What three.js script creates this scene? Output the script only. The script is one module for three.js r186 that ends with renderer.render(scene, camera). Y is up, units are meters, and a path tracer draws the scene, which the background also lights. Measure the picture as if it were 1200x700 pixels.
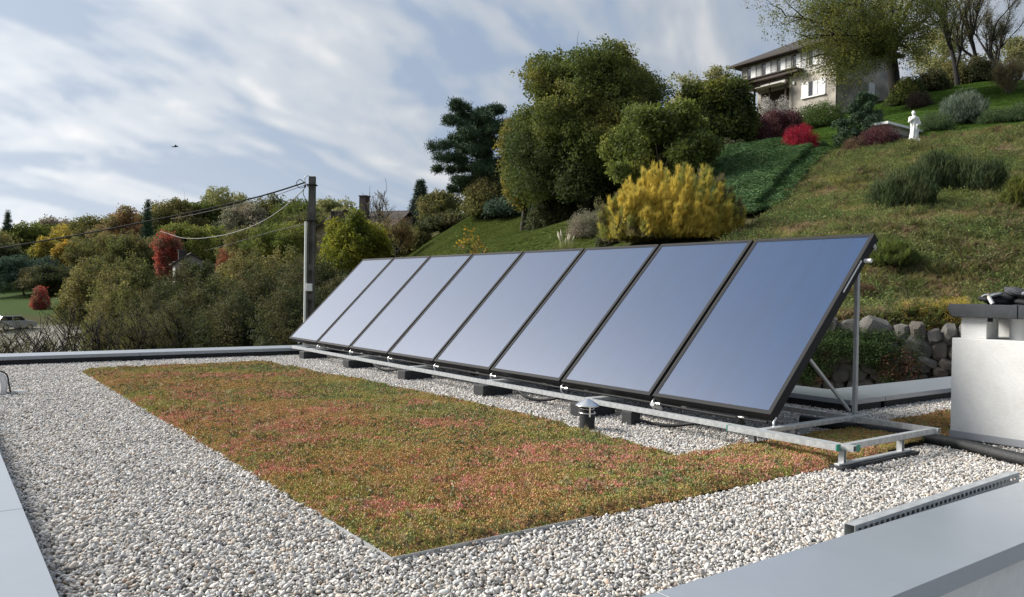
import * as THREE from 'three';
import { mergeGeometries, mergeVertices, toCreasedNormals } from 'three/addons/utils/BufferGeometryUtils.js';
import { RoundedBoxGeometry } from 'three/addons/geometries/RoundedBoxGeometry.js';
import { MarchingCubes } from 'three/addons/objects/MarchingCubes.js';

// ------------------------------------------------------------------ camera, sky, sun, exposure
const scene = new THREE.Scene();
const YAW = 0.632208, PITCH = -0.0105762, ROLL = 0.0157503, FOCAL = 932.36, EYE = 1.17;
const camera = new THREE.PerspectiveCamera(2 * Math.atan(350 / FOCAL) * 180 / Math.PI, 1024 / 597, 0.05, 3000);
camera.position.set(0, EYE, 0);
camera.lookAt(Math.sin(YAW) * Math.cos(PITCH), EYE + Math.sin(PITCH), -Math.cos(YAW) * Math.cos(PITCH));
camera.rotateZ(ROLL);
camera.updateMatrixWorld(true);

function rng(seed) { let a = seed >>> 0; return () => { a = (a + 0x6D2B79F5) | 0; let t = Math.imul(a ^ (a >>> 15), 1 | a); t = (t + Math.imul(t ^ (t >>> 7), 61 | t)) ^ t; return ((t ^ (t >>> 14)) >>> 0) / 4294967296; }; }
const hash2 = (x, y) => { let h = Math.imul(x, 374761393) + Math.imul(y, 668265263) | 0; h = Math.imul(h ^ (h >>> 13), 1274126177); return ((h ^ (h >>> 16)) >>> 0) / 4294967296; };
function noise(x, y) { const i = Math.floor(x), j = Math.floor(y), f = x - i, g = y - j, u = f * f * (3 - 2 * f), v = g * g * (3 - 2 * g); const a = hash2(i, j), b = hash2(i + 1, j), c = hash2(i, j + 1), d = hash2(i + 1, j + 1); return a + (b - a) * u + (c - a) * v + (a - b - c + d) * u * v; }
function fbm(x, y, o = 4) { let s = 0, a = 0.5, n = 0; for (let k = 0; k < o; k++) { s += a * noise(x, y); n += a; x = x * 2.03 + 17.1; y = y * 2.03 + 5.7; a *= 0.5; } return s / n; }
const clamp = (x, a = 0, b = 1) => Math.min(b, Math.max(a, x));
const smooth = (a, b, x) => { const t = clamp((x - a) / (b - a)); return t * t * (3 - 2 * t); };
const lerp = (a, b, t) => a + (b - a) * t;

// plan axes: s to the right of the view, d along it
const CY = Math.cos(YAW), SY = Math.sin(YAW);
const plan = (s, d) => [s * CY + d * SY, s * SY - d * CY];
const unplan = (x, z) => [x * CY + z * SY, x * SY - z * CY];
const sunAz = -73 * Math.PI / 180, sunEl = 34 * Math.PI / 180;
const [sunX, sunZ] = plan(Math.sin(sunAz), Math.cos(sunAz));
const sunDir = new THREE.Vector3(sunX * Math.cos(sunEl), Math.sin(sunEl), sunZ * Math.cos(sunEl)).normalize();

function makeSky() {
  const w = 2048, h = 1024, data = new Float32Array(w * h * 4);
  const [ax, az] = plan(Math.sin(0.36), Math.cos(0.36));           // the way the cirrus bands run
  for (let j = 0; j < h; j++) {
    const el = ((j + 0.5) / h - 0.5) * Math.PI, dy = Math.sin(el), ce = Math.cos(el);
    for (let i = 0; i < w; i++) {
      const az0 = ((i + 0.5) / w - 0.5) * 2 * Math.PI, dx = Math.cos(az0) * ce, dz = Math.sin(az0) * ce;
      const k = (j * w + i) * 4;
      if (dy < -0.02) { data[k] = 0.16; data[k + 1] = 0.17; data[k + 2] = 0.15; data[k + 3] = 1; continue; }
      const q = 1 / (Math.max(dy, 0) + 0.13), px = dx * q, pz = dz * q;
      const al = px * ax + pz * az, ac = -px * az + pz * ax;
      const wx = fbm(al * 0.7 + 3, ac * 0.9 + 8, 4) - 0.5, wy = fbm(al * 0.6 + 30, ac * 0.8 + 2, 4) - 0.5;
      const big = fbm(al * 0.30 + wx * 1.0 + 2.2, ac * 1.05 + wy * 1.0 + 6.6, 4);
      const mid = fbm(al * 0.75 + wx * 1.6 + 11, ac * 2.6 + wy * 1.5 + 4, 5);
      const fine = fbm(al * 2.6 + wx * 5 + 1, ac * 11 + wy * 5, 5);
      const puff = fbm(al * 3.2 + wx * 3 + 5, ac * 4.2 + wy * 3 + 9, 5); let c = big * 0.50 + mid * 0.50 + (fine - 0.5) * 0.36 + (puff - 0.5) * 0.30;
      const thin = smooth(0.31, 0.53, c), thick = smooth(0.50, 0.72, c);
      const t = clamp(dy / 0.8);
      let r = lerp(0.27, 0.20, t), g = lerp(0.36, 0.29, t), b = lerp(0.50, 0.45, t);
      const hz = Math.exp(-Math.max(dy, 0) / 0.10);
      r = lerp(r, 0.44, hz * 0.8); g = lerp(g, 0.50, hz * 0.8); b = lerp(b, 0.57, hz * 0.8);
      r = lerp(r, 0.375, thin * 0.85); g = lerp(g, 0.42, thin * 0.85); b = lerp(b, 0.485, thin * 0.85);
      r = lerp(r, 0.60, thick * 0.9); g = lerp(g, 0.61, thick * 0.9); b = lerp(b, 0.63, thick * 0.9);
      const ca = dx * sunDir.x + dy * sunDir.y + dz * sunDir.z, ang = Math.acos(clamp(ca, -1, 1));
      const au = (Math.exp(-ang * ang / 0.75) * 0.5 + Math.exp(-ang * ang / 0.06) * 0.7) * (0.75 + 0.5 * thin) * (0.62 + 0.30 / (Math.max(dy, 0) + 0.18));   // sunlight spread by the ice cloud
      const lum = 0.49; data[k] = (r + au) * lum; data[k + 1] = (g + au * 0.985) * lum; data[k + 2] = (b + au * 0.94) * lum; data[k + 3] = 1;
    }
  }
  const t = new THREE.DataTexture(data, w, h, THREE.RGBAFormat, THREE.FloatType);
  t.mapping = THREE.EquirectangularReflectionMapping; t.magFilter = t.minFilter = THREE.LinearFilter; t.needsUpdate = true;
  return t;
}
scene.background = makeSky();
scene.environment = scene.background;
const sun = new THREE.DirectionalLight(new THREE.Color(1.0, 0.95, 0.88), 3.2);
sun.position.copy(sunDir).multiplyScalar(120); sun.castShadow = true; sun.shadow.radius = 50;
Object.assign(sun.shadow.camera, { left: -90, right: 90, top: 90, bottom: -90, near: 1, far: 400 }); sun.shadow.mapSize.set(4096, 4096);
scene.add(sun, sun.target);
const renderer = new THREE.WebGLRenderer({ antialias: true });
renderer.toneMapping = THREE.LinearToneMapping; renderer.toneMappingExposure = 2.15;
renderer.shadowMap.enabled = true; renderer.setSize(1024, 597);

// ------------------------------------------------------------------ helpers
const V = (x, y, z) => new THREE.Vector3(x, y, z);
const camR = V(0, 0, 0), camU = V(0, 0, 0), camF = V(0, 0, 0); camera.matrixWorld.extractBasis(camR, camU, camF); camF.negate();
// a point seen at photo column px, row py, at depth d from where the photograph was taken
const seen = (px, py, d) => V(0, EYE, 0).addScaledVector(camF, d).addScaledVector(camR, (px - 600) / FOCAL * d).addScaledVector(camU, -(py - 350) / FOCAL * d);
const names = {};
const numbered = (n) => { const k = names[n] = (names[n] ?? -1) + 1; return k ? `${n}_${String(k).padStart(3, '0')}` : n; };
function tag(o, label, category, group, kind) { if (label) o.userData.label = label; if (category) o.userData.category = category; if (group) o.userData.group = group; if (kind) o.userData.kind = kind; return o; }
function thing(name, label, category, pos = [0, 0, 0], group, kind) { const g = new THREE.Group(); g.name = numbered(name); g.position.set(...pos); scene.add(g); return tag(g, label, category, group, kind); }
function mesh(name, geo, mat, parent = scene) { const m = new THREE.Mesh(geo, mat); m.name = parent === scene ? numbered(name) : name; m.castShadow = m.receiveShadow = true; parent.add(m); return m; }
function box(w, h, d, x = 0, y = 0, z = 0, r = 0) { const g = r > 0 ? new RoundedBoxGeometry(w, h, d, 2, r) : new THREE.BoxGeometry(w, h, d); g.translate(x, y, z); return g; }
const span = (x0, x1, y0, y1, z0, z1, r = 0) => box(Math.abs(x1 - x0), Math.abs(y1 - y0), Math.abs(z1 - z0), (x0 + x1) / 2, (y0 + y1) / 2, (z0 + z1) / 2, r);
function cyl(r0, r1, h, x, y, z, seg = 20, open = false) { const g = new THREE.CylinderGeometry(r1, r0, h, seg, 1, open); g.translate(x, y + h / 2, z); return g; }
const merge = (list) => mergeGeometries(list.map((g) => { const q = g.index ? g.toNonIndexed() : g; for (const k of Object.keys(q.attributes)) if (!['position', 'normal', 'uv'].includes(k)) q.deleteAttribute(k); return q; }));
function between(a, b, w, h, r = 0) { const L = a.distanceTo(b), g = box(w, h, L, 0, 0, 0, r); const m = new THREE.Matrix4().lookAt(b, a, Math.abs(b.clone().sub(a).normalize().y) > 0.99 ? V(1, 0, 0) : V(0, 1, 0)); m.setPosition(a.clone().add(b).multiplyScalar(0.5)); g.applyMatrix4(m); return g; }
function tube(pts, r, seg = 24, rs = 8, closed = false) { return new THREE.TubeGeometry(new THREE.CatmullRomCurve3(pts, closed), seg, r, rs, closed); }
function tapered(pts, radii, rs = 6) {      // a limb: rings along a polyline
  const pos = [], nor = [], uv = [], idx = []; const up = V(0.3, 1, 0.2).normalize();
  for (let i = 0; i < pts.length; i++) {
    const t = pts[Math.min(i + 1, pts.length - 1)].clone().sub(pts[Math.max(i - 1, 0)]).normalize();
    const a = t.clone().cross(Math.abs(t.dot(up)) > 0.95 ? V(1, 0, 0) : up).normalize(), b = t.clone().cross(a);
    for (let k = 0; k <= rs; k++) { const w = k / rs * 2 * Math.PI, n = a.clone().multiplyScalar(Math.cos(w)).addScaledVector(b, Math.sin(w)); const p = pts[i].clone().addScaledVector(n, radii[i]); pos.push(p.x, p.y, p.z); nor.push(n.x, n.y, n.z); uv.push(k / rs, i); }
  }
  for (let i = 0; i + 1 < pts.length; i++) for (let k = 0; k < rs; k++) { const p = i * (rs + 1) + k, q = p + rs + 1; idx.push(p, p + 1, q, p + 1, q + 1, q); }
  const g = new THREE.BufferGeometry(); g.setAttribute('position', new THREE.Float32BufferAttribute(pos, 3)); g.setAttribute('normal', new THREE.Float32BufferAttribute(nor, 3)); g.setAttribute('uv', new THREE.Float32BufferAttribute(uv, 2)); g.setIndex(idx); return g;
}
function metricUV(geo, s = 1) {   // uv in metres, by the main direction of each face
  const g = geo.index ? geo.toNonIndexed() : geo, p = g.attributes.position, n = g.attributes.normal, uv = new Float32Array(p.count * 2);
  for (let i = 0; i < p.count; i++) { const ax = Math.abs(n.getX(i)), ay = Math.abs(n.getY(i)), az = Math.abs(n.getZ(i)); const [a, b] = ay >= ax && ay >= az ? [p.getX(i), p.getZ(i)] : ax >= az ? [p.getZ(i), p.getY(i)] : [p.getX(i), p.getY(i)]; uv[2 * i] = a * s; uv[2 * i + 1] = b * s; }
  g.setAttribute('uv', new THREE.BufferAttribute(uv, 2)); return g;
}
function texture(size, f, srgb = true, rep = 1) {      // f(u, v) -> [r, g, b] 0..1, or one value
  const data = new Uint8Array(size * size * 4);
  for (let j = 0; j < size; j++) for (let i = 0; i < size; i++) { const c = f(i / size, j / size), k = (j * size + i) * 4; for (let q = 0; q < 3; q++) data[k + q] = 255 * clamp(c.length ? c[q] : c); data[k + 3] = 255; }
  const t = new THREE.DataTexture(data, size, size, THREE.RGBAFormat); t.wrapS = t.wrapT = THREE.RepeatWrapping; t.magFilter = THREE.LinearFilter; t.minFilter = THREE.LinearMipmapLinearFilter; t.generateMipmaps = true; t.repeat.set(rep, rep); if (srgb) t.colorSpace = THREE.SRGBColorSpace; t.needsUpdate = true; return t;
}
function tileNoise(u, v, n, o = 4) {  // repeats at 0..1
  const a = (x, y) => fbm(x * n, y * n, o); const su = smooth(0.7, 1, u), sv = smooth(0.7, 1, v);
  return lerp(lerp(a(u, v), a(u - 1, v), su), lerp(a(u, v - 1), a(u - 1, v - 1), su), sv);
}
const lin = (r, g, b) => new THREE.Color().setRGB(r, g, b);
const std = (r, g, b, rough = 0.8, o = {}) => new THREE.MeshStandardMaterial({ color: lin(r, g, b), roughness: rough, ...o });
const phys = (r, g, b, rough, o = {}) => new THREE.MeshPhysicalMaterial({ color: lin(r, g, b), roughness: rough, ...o });

const grain = texture(512, (u, v) => 0.62 + 0.38 * tileNoise(u, v, 24, 5));
const blotch = texture(512, (u, v) => 0.72 + 0.28 * clamp((tileNoise(u, v, 5, 6) - 0.25) * 2));
const rough1 = texture(256, (u, v) => { const q = 0.5 + 0.7 * (tileNoise(u, v, 8, 4) - 0.5); return [q, q, q]; }, false);
const bumpFine = texture(512, (u, v) => tileNoise(u, v, 60, 3), false);
const bumpCoarse = texture(512, (u, v) => tileNoise(u, v, 12, 5), false);
const withRep = (t, r) => { const c = t.clone(); c.repeat.set(r, r); c.needsUpdate = true; return c; };
const galvTex = texture(256, (u, v) => 0.9 + 0.1 * clamp((tileNoise(u, v, 14, 3) - 0.3) * 2.5));
const M = {
  galv: std(0.52, 0.535, 0.535, 0.45, { metalness: 0.4, map: withRep(galvTex, 3) }),
  steel: std(0.72, 0.72, 0.71, 0.28, { metalness: 0.9 }),
  blackRubber: std(0.018, 0.019, 0.021, 0.75, { bumpMap: withRep(bumpFine, 4), bumpScale: 0.001 }),
  membrane: std(0.014, 0.015, 0.017, 0.7, { map: withRep(grain, 2) }),
  blackAlu: std(0.010, 0.010, 0.011, 0.8),
  trimAlu: std(0.016, 0.016, 0.018, 0.85),
  coping: phys(0.275, 0.305, 0.34, 0.34, { clearcoat: 0.5, clearcoatRoughness: 0.22, map: withRep(texture(512, (u, v) => { const s = tileNoise(u, v, 5, 5), q = tileNoise(u + 0.3, v, 40, 3); return 0.95 + 0.05 * s - 0.02 * q; }), 0.7) }),
  render: std(0.8, 0.8, 0.785, 0.85, { map: withRep(texture(512, (u, v) => { const a = tileNoise(u, v, 6, 5), b = tileNoise(u, v, 50, 3); const s = smooth(0.60, 0.82, tileNoise(u, v * 0.35, 9, 4)); return [0.93 + 0.07 * a - 0.05 * b - 0.015 * s, 0.93 + 0.07 * a - 0.05 * b - 0.016 * s, 0.925 + 0.07 * a - 0.05 * b - 0.02 * s]; }), 1), bumpMap: withRep(bumpFine, 3), bumpScale: 0.0015 }),
  plinth: std(0.33, 0.34, 0.36, 0.6),
  slabDark: std(0.035, 0.042, 0.048, 0.55, { map: withRep(blotch, 2), bumpMap: withRep(bumpFine, 2), bumpScale: 0.001 }),
  cableBlack: std(0.012, 0.012, 0.013, 0.7),
  pvcWhite: std(0.75, 0.75, 0.73, 0.4),
  green: std(0.02, 0.2, 0.13, 0.5),
  concrete: std(0.14, 0.132, 0.12, 0.9, { map: withRep(blotch, 1), bumpMap: withRep(bumpFine, 2), bumpScale: 0.003 }),
  stone: [[0.22, 0.205, 0.18], [0.27, 0.255, 0.23], [0.17, 0.16, 0.15], [0.24, 0.21, 0.175]].map(([r, g, b]) => std(r, g, b, 0.9, { map: withRep(blotch, 3), bumpMap: withRep(bumpCoarse, 3), bumpScale: 0.02 })),
  bark: std(0.085, 0.07, 0.055, 0.95, { map: withRep(grain, 2) }),
  barkDark: std(0.03, 0.026, 0.022, 0.95, { map: withRep(grain, 2) }),
  twig: std(0.10, 0.088, 0.075, 0.95),
  wall: std(0.56, 0.51, 0.44, 0.9, { map: withRep(blotch, 0.35), bumpMap: withRep(bumpFine, 1), bumpScale: 0.004 }),
  wallUp: std(0.52, 0.49, 0.45, 0.9, { map: withRep(blotch, 0.35) }),
  roofTile: std(0.055, 0.043, 0.038, 0.8, { map: withRep(blotch, 0.6) }),
  timber: std(0.075, 0.045, 0.03, 0.75, { map: withRep(grain, 0.7) }),
  white: std(0.78, 0.78, 0.77, 0.6),
  awning: std(0.62, 0.60, 0.56, 0.85),
  glassDark: phys(0.02, 0.023, 0.027, 0.06, { clearcoat: 1 }),
  leaf: phys(1.25, 1.25, 1.25, 1.0, { transmission: 0.42, thickness: 0, side: THREE.DoubleSide, specularIntensity: 0.35 }),
  needle: std(1.25, 1.25, 1.25, 0.85, { side: THREE.DoubleSide }),
  blade: phys(1.2, 1.2, 1.2, 1.0, { transmission: 0.4, thickness: 0, side: THREE.DoubleSide, specularIntensity: 0.3 }),
  sedumLeaf: std(1, 1, 1, 0.75, { side: THREE.DoubleSide }),
  pebble: std(1, 1, 1, 0.8),
};

// ------------------------------------------------------------------ terrain: a thin-plate surface through heights read off the place
const levels = [  // photo column, depth, height
  [0, 40, -4.2], [0, 80, -4.2], [150, 50, -4.2], [150, 80, -4], [-300, 60, -4.6], [-300, 140, -2], [20, 150, -0.3], [60, 220, 7], [200, 220, 11], [330, 220, 12], [-300, 220, 5], [200, 110, 0], [330, 110, 3],
  [363, 28, -3.4], [363, 60, -1.8], [430, 82, 3.5], [500, 60, 4.4], [520, 66, 6], [565, 60, 7.0], [640, 50, 5.4], [690, 46, 5.1], [560, 40, 3.3], [560, 27, 1.0], [715, 32, 3.2], [640, 80, 11], [500, 120, 11], [450, 220, 14],
  [790, 22, 2.3], [900, 24, 3.3], [850, 38, 7.5], [1000, 19.8, 2.6], [1090, 34, 7.83], [1200, 32, 7.95], [960, 36, 7.4], [1060, 15, 0.8], [1200, 14.2, 0.8], [940, 16.2, 0.9], [1400, 14, 0.8], [1400, 33, 8], [980, 58, 14.3], [1200, 60, 17.7],
  [1130, 55, 15.4], [1160, 38, 9.7], [865, 64, 14], [1400, 60, 18], [800, 60, 11.5], [730, 70, 10.5], [1000, 100, 23], [1200, 100, 26], [1300, 200, 32], [800, 200, 28], [600, 220, 20], [600, 5, -3.5], [0, 10, -3.9], [1000, 8.5, -2.2], [1090, 10.8, -1.5],
  [800, 12, -2.4], [600, 15, -2.8], [1300, 8, -2], [300, 17, -3.6], [-400, 20, -4.3], [700, 18.5, -0.6], [900, 12.5, -1.4], [1300, 11, -1.4], [600, -25, -4], [1060, 12.9, 0.5], [1200, 12.1, 0.5], [950, 14.0, 0.5], [1400, 11.8, 0.5], [860, 15.6, 0.4]];
const heightAt = (() => {
  const C = levels.map(([px, d, h]) => [(px - 600) / FOCAL * d, d, h]), n = C.length, N = n + 3, K = (r2) => r2 > 0 ? 0.5 * r2 * Math.log(r2) : 0;
  const A = Array.from({ length: N }, () => new Float64Array(N + 1));
  for (let i = 0; i < n; i++) { for (let j = 0; j < n; j++) A[i][j] = K((C[i][0] - C[j][0]) ** 2 + (C[i][1] - C[j][1]) ** 2); A[i][i] += 0.15; A[i][n] = A[n][i] = 1; A[i][n + 1] = A[n + 1][i] = C[i][0]; A[i][n + 2] = A[n + 2][i] = C[i][1]; A[i][N] = C[i][2]; }
  for (let c = 0; c < N; c++) { let p = c; for (let r = c + 1; r < N; r++) if (Math.abs(A[r][c]) > Math.abs(A[p][c])) p = r; [A[c], A[p]] = [A[p], A[c]]; for (let r = 0; r < N; r++) if (r !== c) { const f = A[r][c] / A[c][c]; if (f) for (let k = c; k <= N; k++) A[r][k] -= f * A[c][k]; } }
  const wv = A.map((r, i) => r[N] / r[i]);
  const w0 = [(905 - 600) / FOCAL * 14, 14], w1 = [(1330 - 600) / FOCAL * 12, 12], wl = Math.hypot(w1[0] - w0[0], w1[1] - w0[1]), wn = [-(w1[1] - w0[1]) / wl, (w1[0] - w0[0]) / wl];
  return (s, d) => { const s0 = s, d0 = d, behind = (s - w0[0]) * wn[0] + (d - w0[1]) * wn[1], along = ((s - w0[0]) * wn[1] - (d - w0[1]) * wn[0]) / wl; s = clamp(s, -150, 150); d = clamp(d, -25, 225); let h = wv[n] + wv[n + 1] * s + wv[n + 2] * d; for (let i = 0; i < n; i++) h += wv[i] * K((s - C[i][0]) ** 2 + (d - C[i][1]) ** 2); if (along > -0.6 && along < 1.6 && d0 < 18) { const k = smooth(0.75, 0.15, behind); h = lerp(behind > 0.1 && behind < 2 ? Math.max(h, 0.42) : h, Math.min(h, -1.5), k * smooth(-0.6, -0.05, along)); } return h + (d0 > 14 ? (fbm(s0 * 0.35 + 9, d0 * 0.35 + 4, 3) - 0.5) * Math.min(0.5, (d0 - 14) * 0.02) : 0); };
})();
const ground = (px, d, sink = 0) => { const s = (px - 600) / FOCAL * d, [x, z] = plan(s, d); return V(x, heightAt(s, d) - sink, z); };
const groundAt = (x, z) => { const [s, d] = unplan(x, z); return heightAt(s, d); };
const zone = (pts) => pts.map(([px, d]) => [(px - 600) / FOCAL * d, d]);
const inside = (poly, x, y) => { let c = false; for (let i = 0, j = poly.length - 1; i < poly.length; j = i++) { const [a, b] = poly[i], [e, f] = poly[j]; if ((b > y) !== (f > y) && x < (e - a) * (y - b) / (f - b) + a) c = !c; } return c; };
const Z = {
  bank: zone([[860, 16.2], [940, 14.6], [1060, 13.6], [1330, 12.6], [1330, 33], [1200, 33.5], [1090, 34.5], [1040, 36], [960, 37], [900, 27], [880, 23], [800, 20], [780, 17.5]]),
  upperLawn: zone([[930, 38], [1040, 36], [1090, 34.5], [1200, 33.5], [1330, 33], [1330, 66], [1180, 66], [1000, 58], [935, 56]]),
  midLawn: zone([[470, 48], [520, 24], [600, 20], [720, 20], [735, 30], [720, 42], [640, 52], [560, 62], [500, 72], [470, 70]]),
  juniper: zone([[862, 26.5], [880, 25.5], [915, 28], [940, 32], [968, 36.5], [960, 39], [900, 41], [835, 40], [800, 34], [820, 29]]),
  field: zone([[-200, 95], [75, 100], [75, 175], [-200, 170]]),
  yard: zone([[-200, 56], [150, 55], [175, 72], [120, 86], [-200, 88]]),
};
(() => {
  const ss = [], ds = [];
  for (const v of [-700, -420, -260, -190]) ss.push(v); for (let s = -150; s < -40; s += 4) ss.push(s); for (let s = -40; s < 45; s += 0.8) ss.push(s); for (let s = 45; s <= 150; s += 5) ss.push(s); for (const v of [190, 260, 420, 700]) ss.push(v);
  for (const v of [-400, -150, -60, -25]) ds.push(v); for (let d = -15; d < 10; d += 2.5) ds.push(d); for (let d = 10; d < 70; d += 0.7) ds.push(d); for (let d = 70; d <= 225; d += 5) ds.push(d); for (const v of [300, 450, 800, 1600]) ds.push(v);
  const pos = [], col = [], uv = [], idx = [];
  for (const d of ds) for (const s of ss) {
    const [x, z] = plan(s, d); pos.push(x, heightAt(s, d), z); uv.push(x / 3, z / 3);
    const n = fbm(s * 0.4, d * 0.4, 4), m = fbm(s * 1.3 + 40, d * 1.3, 3);
    let c = [0.075 + 0.03 * n, 0.075 + 0.025 * n, 0.035];
    if (inside(Z.bank, s, d)) c = [lerp(0.12, 0.23, m), lerp(0.10, 0.17, m), lerp(0.05, 0.115, m)];
    else if (inside(Z.upperLawn, s, d)) c = [lerp(0.07, 0.12, n), lerp(0.125, 0.18, n), 0.03];
    else if (inside(Z.midLawn, s, d)) c = [lerp(0.075, 0.10, n), lerp(0.11, 0.135, n), 0.026];
    else if (inside(Z.field, s, d)) c = [0.06, 0.10, 0.024];
    else if (inside(Z.yard, s, d)) c = [0.33 + 0.1 * m, 0.31 + 0.1 * m, 0.27 + 0.09 * m];
    col.push(...c);
  }
  const W = ss.length; for (let j = 0; j + 1 < ds.length; j++) for (let i = 0; i + 1 < W; i++) { const a = j * W + i; idx.push(a, a + 1, a + W, a + 1, a + W + 1, a + W); }
  const g = new THREE.BufferGeometry(); g.setAttribute('position', new THREE.Float32BufferAttribute(pos, 3)); g.setAttribute('color', new THREE.Float32BufferAttribute(col, 3)); g.setAttribute('uv', new THREE.Float32BufferAttribute(uv, 2)); g.setIndex(idx); g.computeVertexNormals();
  tag(mesh('terrain', g, phys(1, 1, 1, 1, { specularIntensity: 0.1, vertexColors: true, map: grain, bumpMap: bumpCoarse, bumpScale: 0.05, side: THREE.DoubleSide })), 'grassy hillside sloping up behind the flat roof', 'terrain', null, 'structure');
})();

// ------------------------------------------------------------------ the flat roof and its parapets
const CAP = 0.126, FAR = -13.15;
(() => {
  const b = thing('flat_roof_building', 'white rendered building carrying the gravel covered flat roof', 'building');
  mesh('wall', metricUV(span(0.0, 7.9, -4.6, -0.06, FAR - 0.5, -1.6)), M.render, b);
  mesh('wall', metricUV(span(7.902, 11.8, -4.6, -0.06, -4.9, -1.6)), M.render, b);
  mesh('outer_wall', metricUV(span(-0.1, 11.86, -4.6, 0.048, -1.5, -1.456)), M.render, b); mesh('outer_wall', metricUV(span(-0.11, -0.066, -4.6, 0.07, FAR - 0.55, -1.502)), M.render, b);
  mesh('roof_deck', span(0.2, 7.6, -0.056, -0.036, FAR - 0.2, -1.75), M.membrane, b);
  mesh('roof_deck', span(7.604, 11.6, -0.056, -0.036, -4.6, -1.75), M.membrane, b);
  tag(mesh('terrace', metricUV(span(-6, 14, -1.9, -1.75, 6, -1.3)), std(0.62, 0.62, 0.63, 0.8, { map: blotch, bumpMap: withRep(bumpFine, 2), bumpScale: 0.002 })), 'pale lower terrace beyond the near coping', 'terrace', null, 'structure');
  function parapet(label, axis, from, to, inner, outer, inDir, joints, drop = 0.05, endIn = 0) {
    // runs along axis from..to; inner and outer are its faces on the other axis
    const p = thing('parapet', label, 'parapet', [0, 0, 0], 'metal capped parapets round the roof');
    const S = (a0, a1, y0, y1, b0, b1, r) => axis === 'x' ? span(a0, a1, y0, y1, b0, b1, r) : span(b0, b1, y0, y1, a0, a1, r);
    const g = Math.sign(outer - inner);
    mesh('upstand', S(from + 0.01, to - 0.01, -0.05, CAP - drop + 0.006, inner + g * 0.016, outer - g * 0.07), M.membrane, p);
    const cuts = [from, ...joints, to];
    for (let i = 0; i + 1 < cuts.length; i++) mesh('coping_panel', metricUV(S(cuts[i] + 0.002, cuts[i + 1] - 0.002, CAP - drop, CAP, inner, outer, 0.002)), M.coping, p);
    for (const c of joints) mesh('joint_seal', S(c - 0.0019, c + 0.0019, CAP - drop, CAP - 0.001, inner + g * 0.001, outer - g * 0.001), M.membrane, p);
    return p;
  }
  parapet('grey metal coping running along the gravel beside the perforated channel', 'x', 0.358, 11.9, -1.92, -1.43, 1, [2.05, 4.55, 7.05, 9.6], 0.075);
  parapet('pale grey coping along the long edge of the gravel strip', 'z', FAR - 0.6, -1.432, 0.355, -0.135, 1, [-11.8, -9.3, -6.8, -4.28]);
  parapet('low pale coping at the valley end in front of the shrubs', 'x', 0.358, 7.398, FAR, FAR - 0.6, 1, [2.6, 5.0]);
  parapet('grey coping running behind the solar collectors', 'z', FAR - 0.6, -4.372, 7.40, 8.05, 1, [-12.2, -9.7, -7.2]);
  parapet('grey coping below the dry stone wall next to the white chimney', 'x', 8.053, 11.9, -4.372, -5.02, 1, [10.4]);
})();

// gravel: rounded pebbles lying in a jittered layer
function stoneGeo(seed, detail = 1, flat = 0.62) {
  const r = rng(seed); let g = new THREE.IcosahedronGeometry(1, detail); g.deleteAttribute('uv'); g.deleteAttribute('normal'); g = mergeVertices(g, 1e-4); const p = g.attributes.position, a = Array.from({ length: 6 }, () => [V(r() - 0.5, r() - 0.5, r() - 0.5).normalize(), 0.25 * (r() - 0.4)]);
  for (let i = 0; i < p.count; i++) { const v = V(p.getX(i), p.getY(i), p.getZ(i)); let k = 1; for (const [n, s] of a) k -= s * Math.max(0, v.dot(n)) ** 2; v.multiplyScalar(k); p.setXYZ(i, v.x, v.y * flat, v.z * 0.78); }
  g.computeVertexNormals(); return g;
}
const inSedum = (x, z) => { const w = 0.05 * (fbm(z * 1.4, x * 1.4, 3) - 0.5), e = 4.2 + 0.18 * Math.sin((z + 9.5) * 0.42) * smooth(-3.9, -6, z) + w; return (x > 1.62 + w * 0.3 && x < e && z > -11.75 - w && z < -3.03) || (x >= 3.9 && x < 9 && z > -3.75 + w * 1.4 + 0.3 * smooth(4.6, 4.1, x) * 0 && z < -3.04 - smooth(5.2, 6.3, x) * 0.08); };
const onGravel = (x, z) => (x > 0.35 && x < 7.42 && z < -1.9 && z > FAR - 0.02) || (x >= 7.42 && x < 9.8 && z < -1.9 && z > -4.4);
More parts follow.
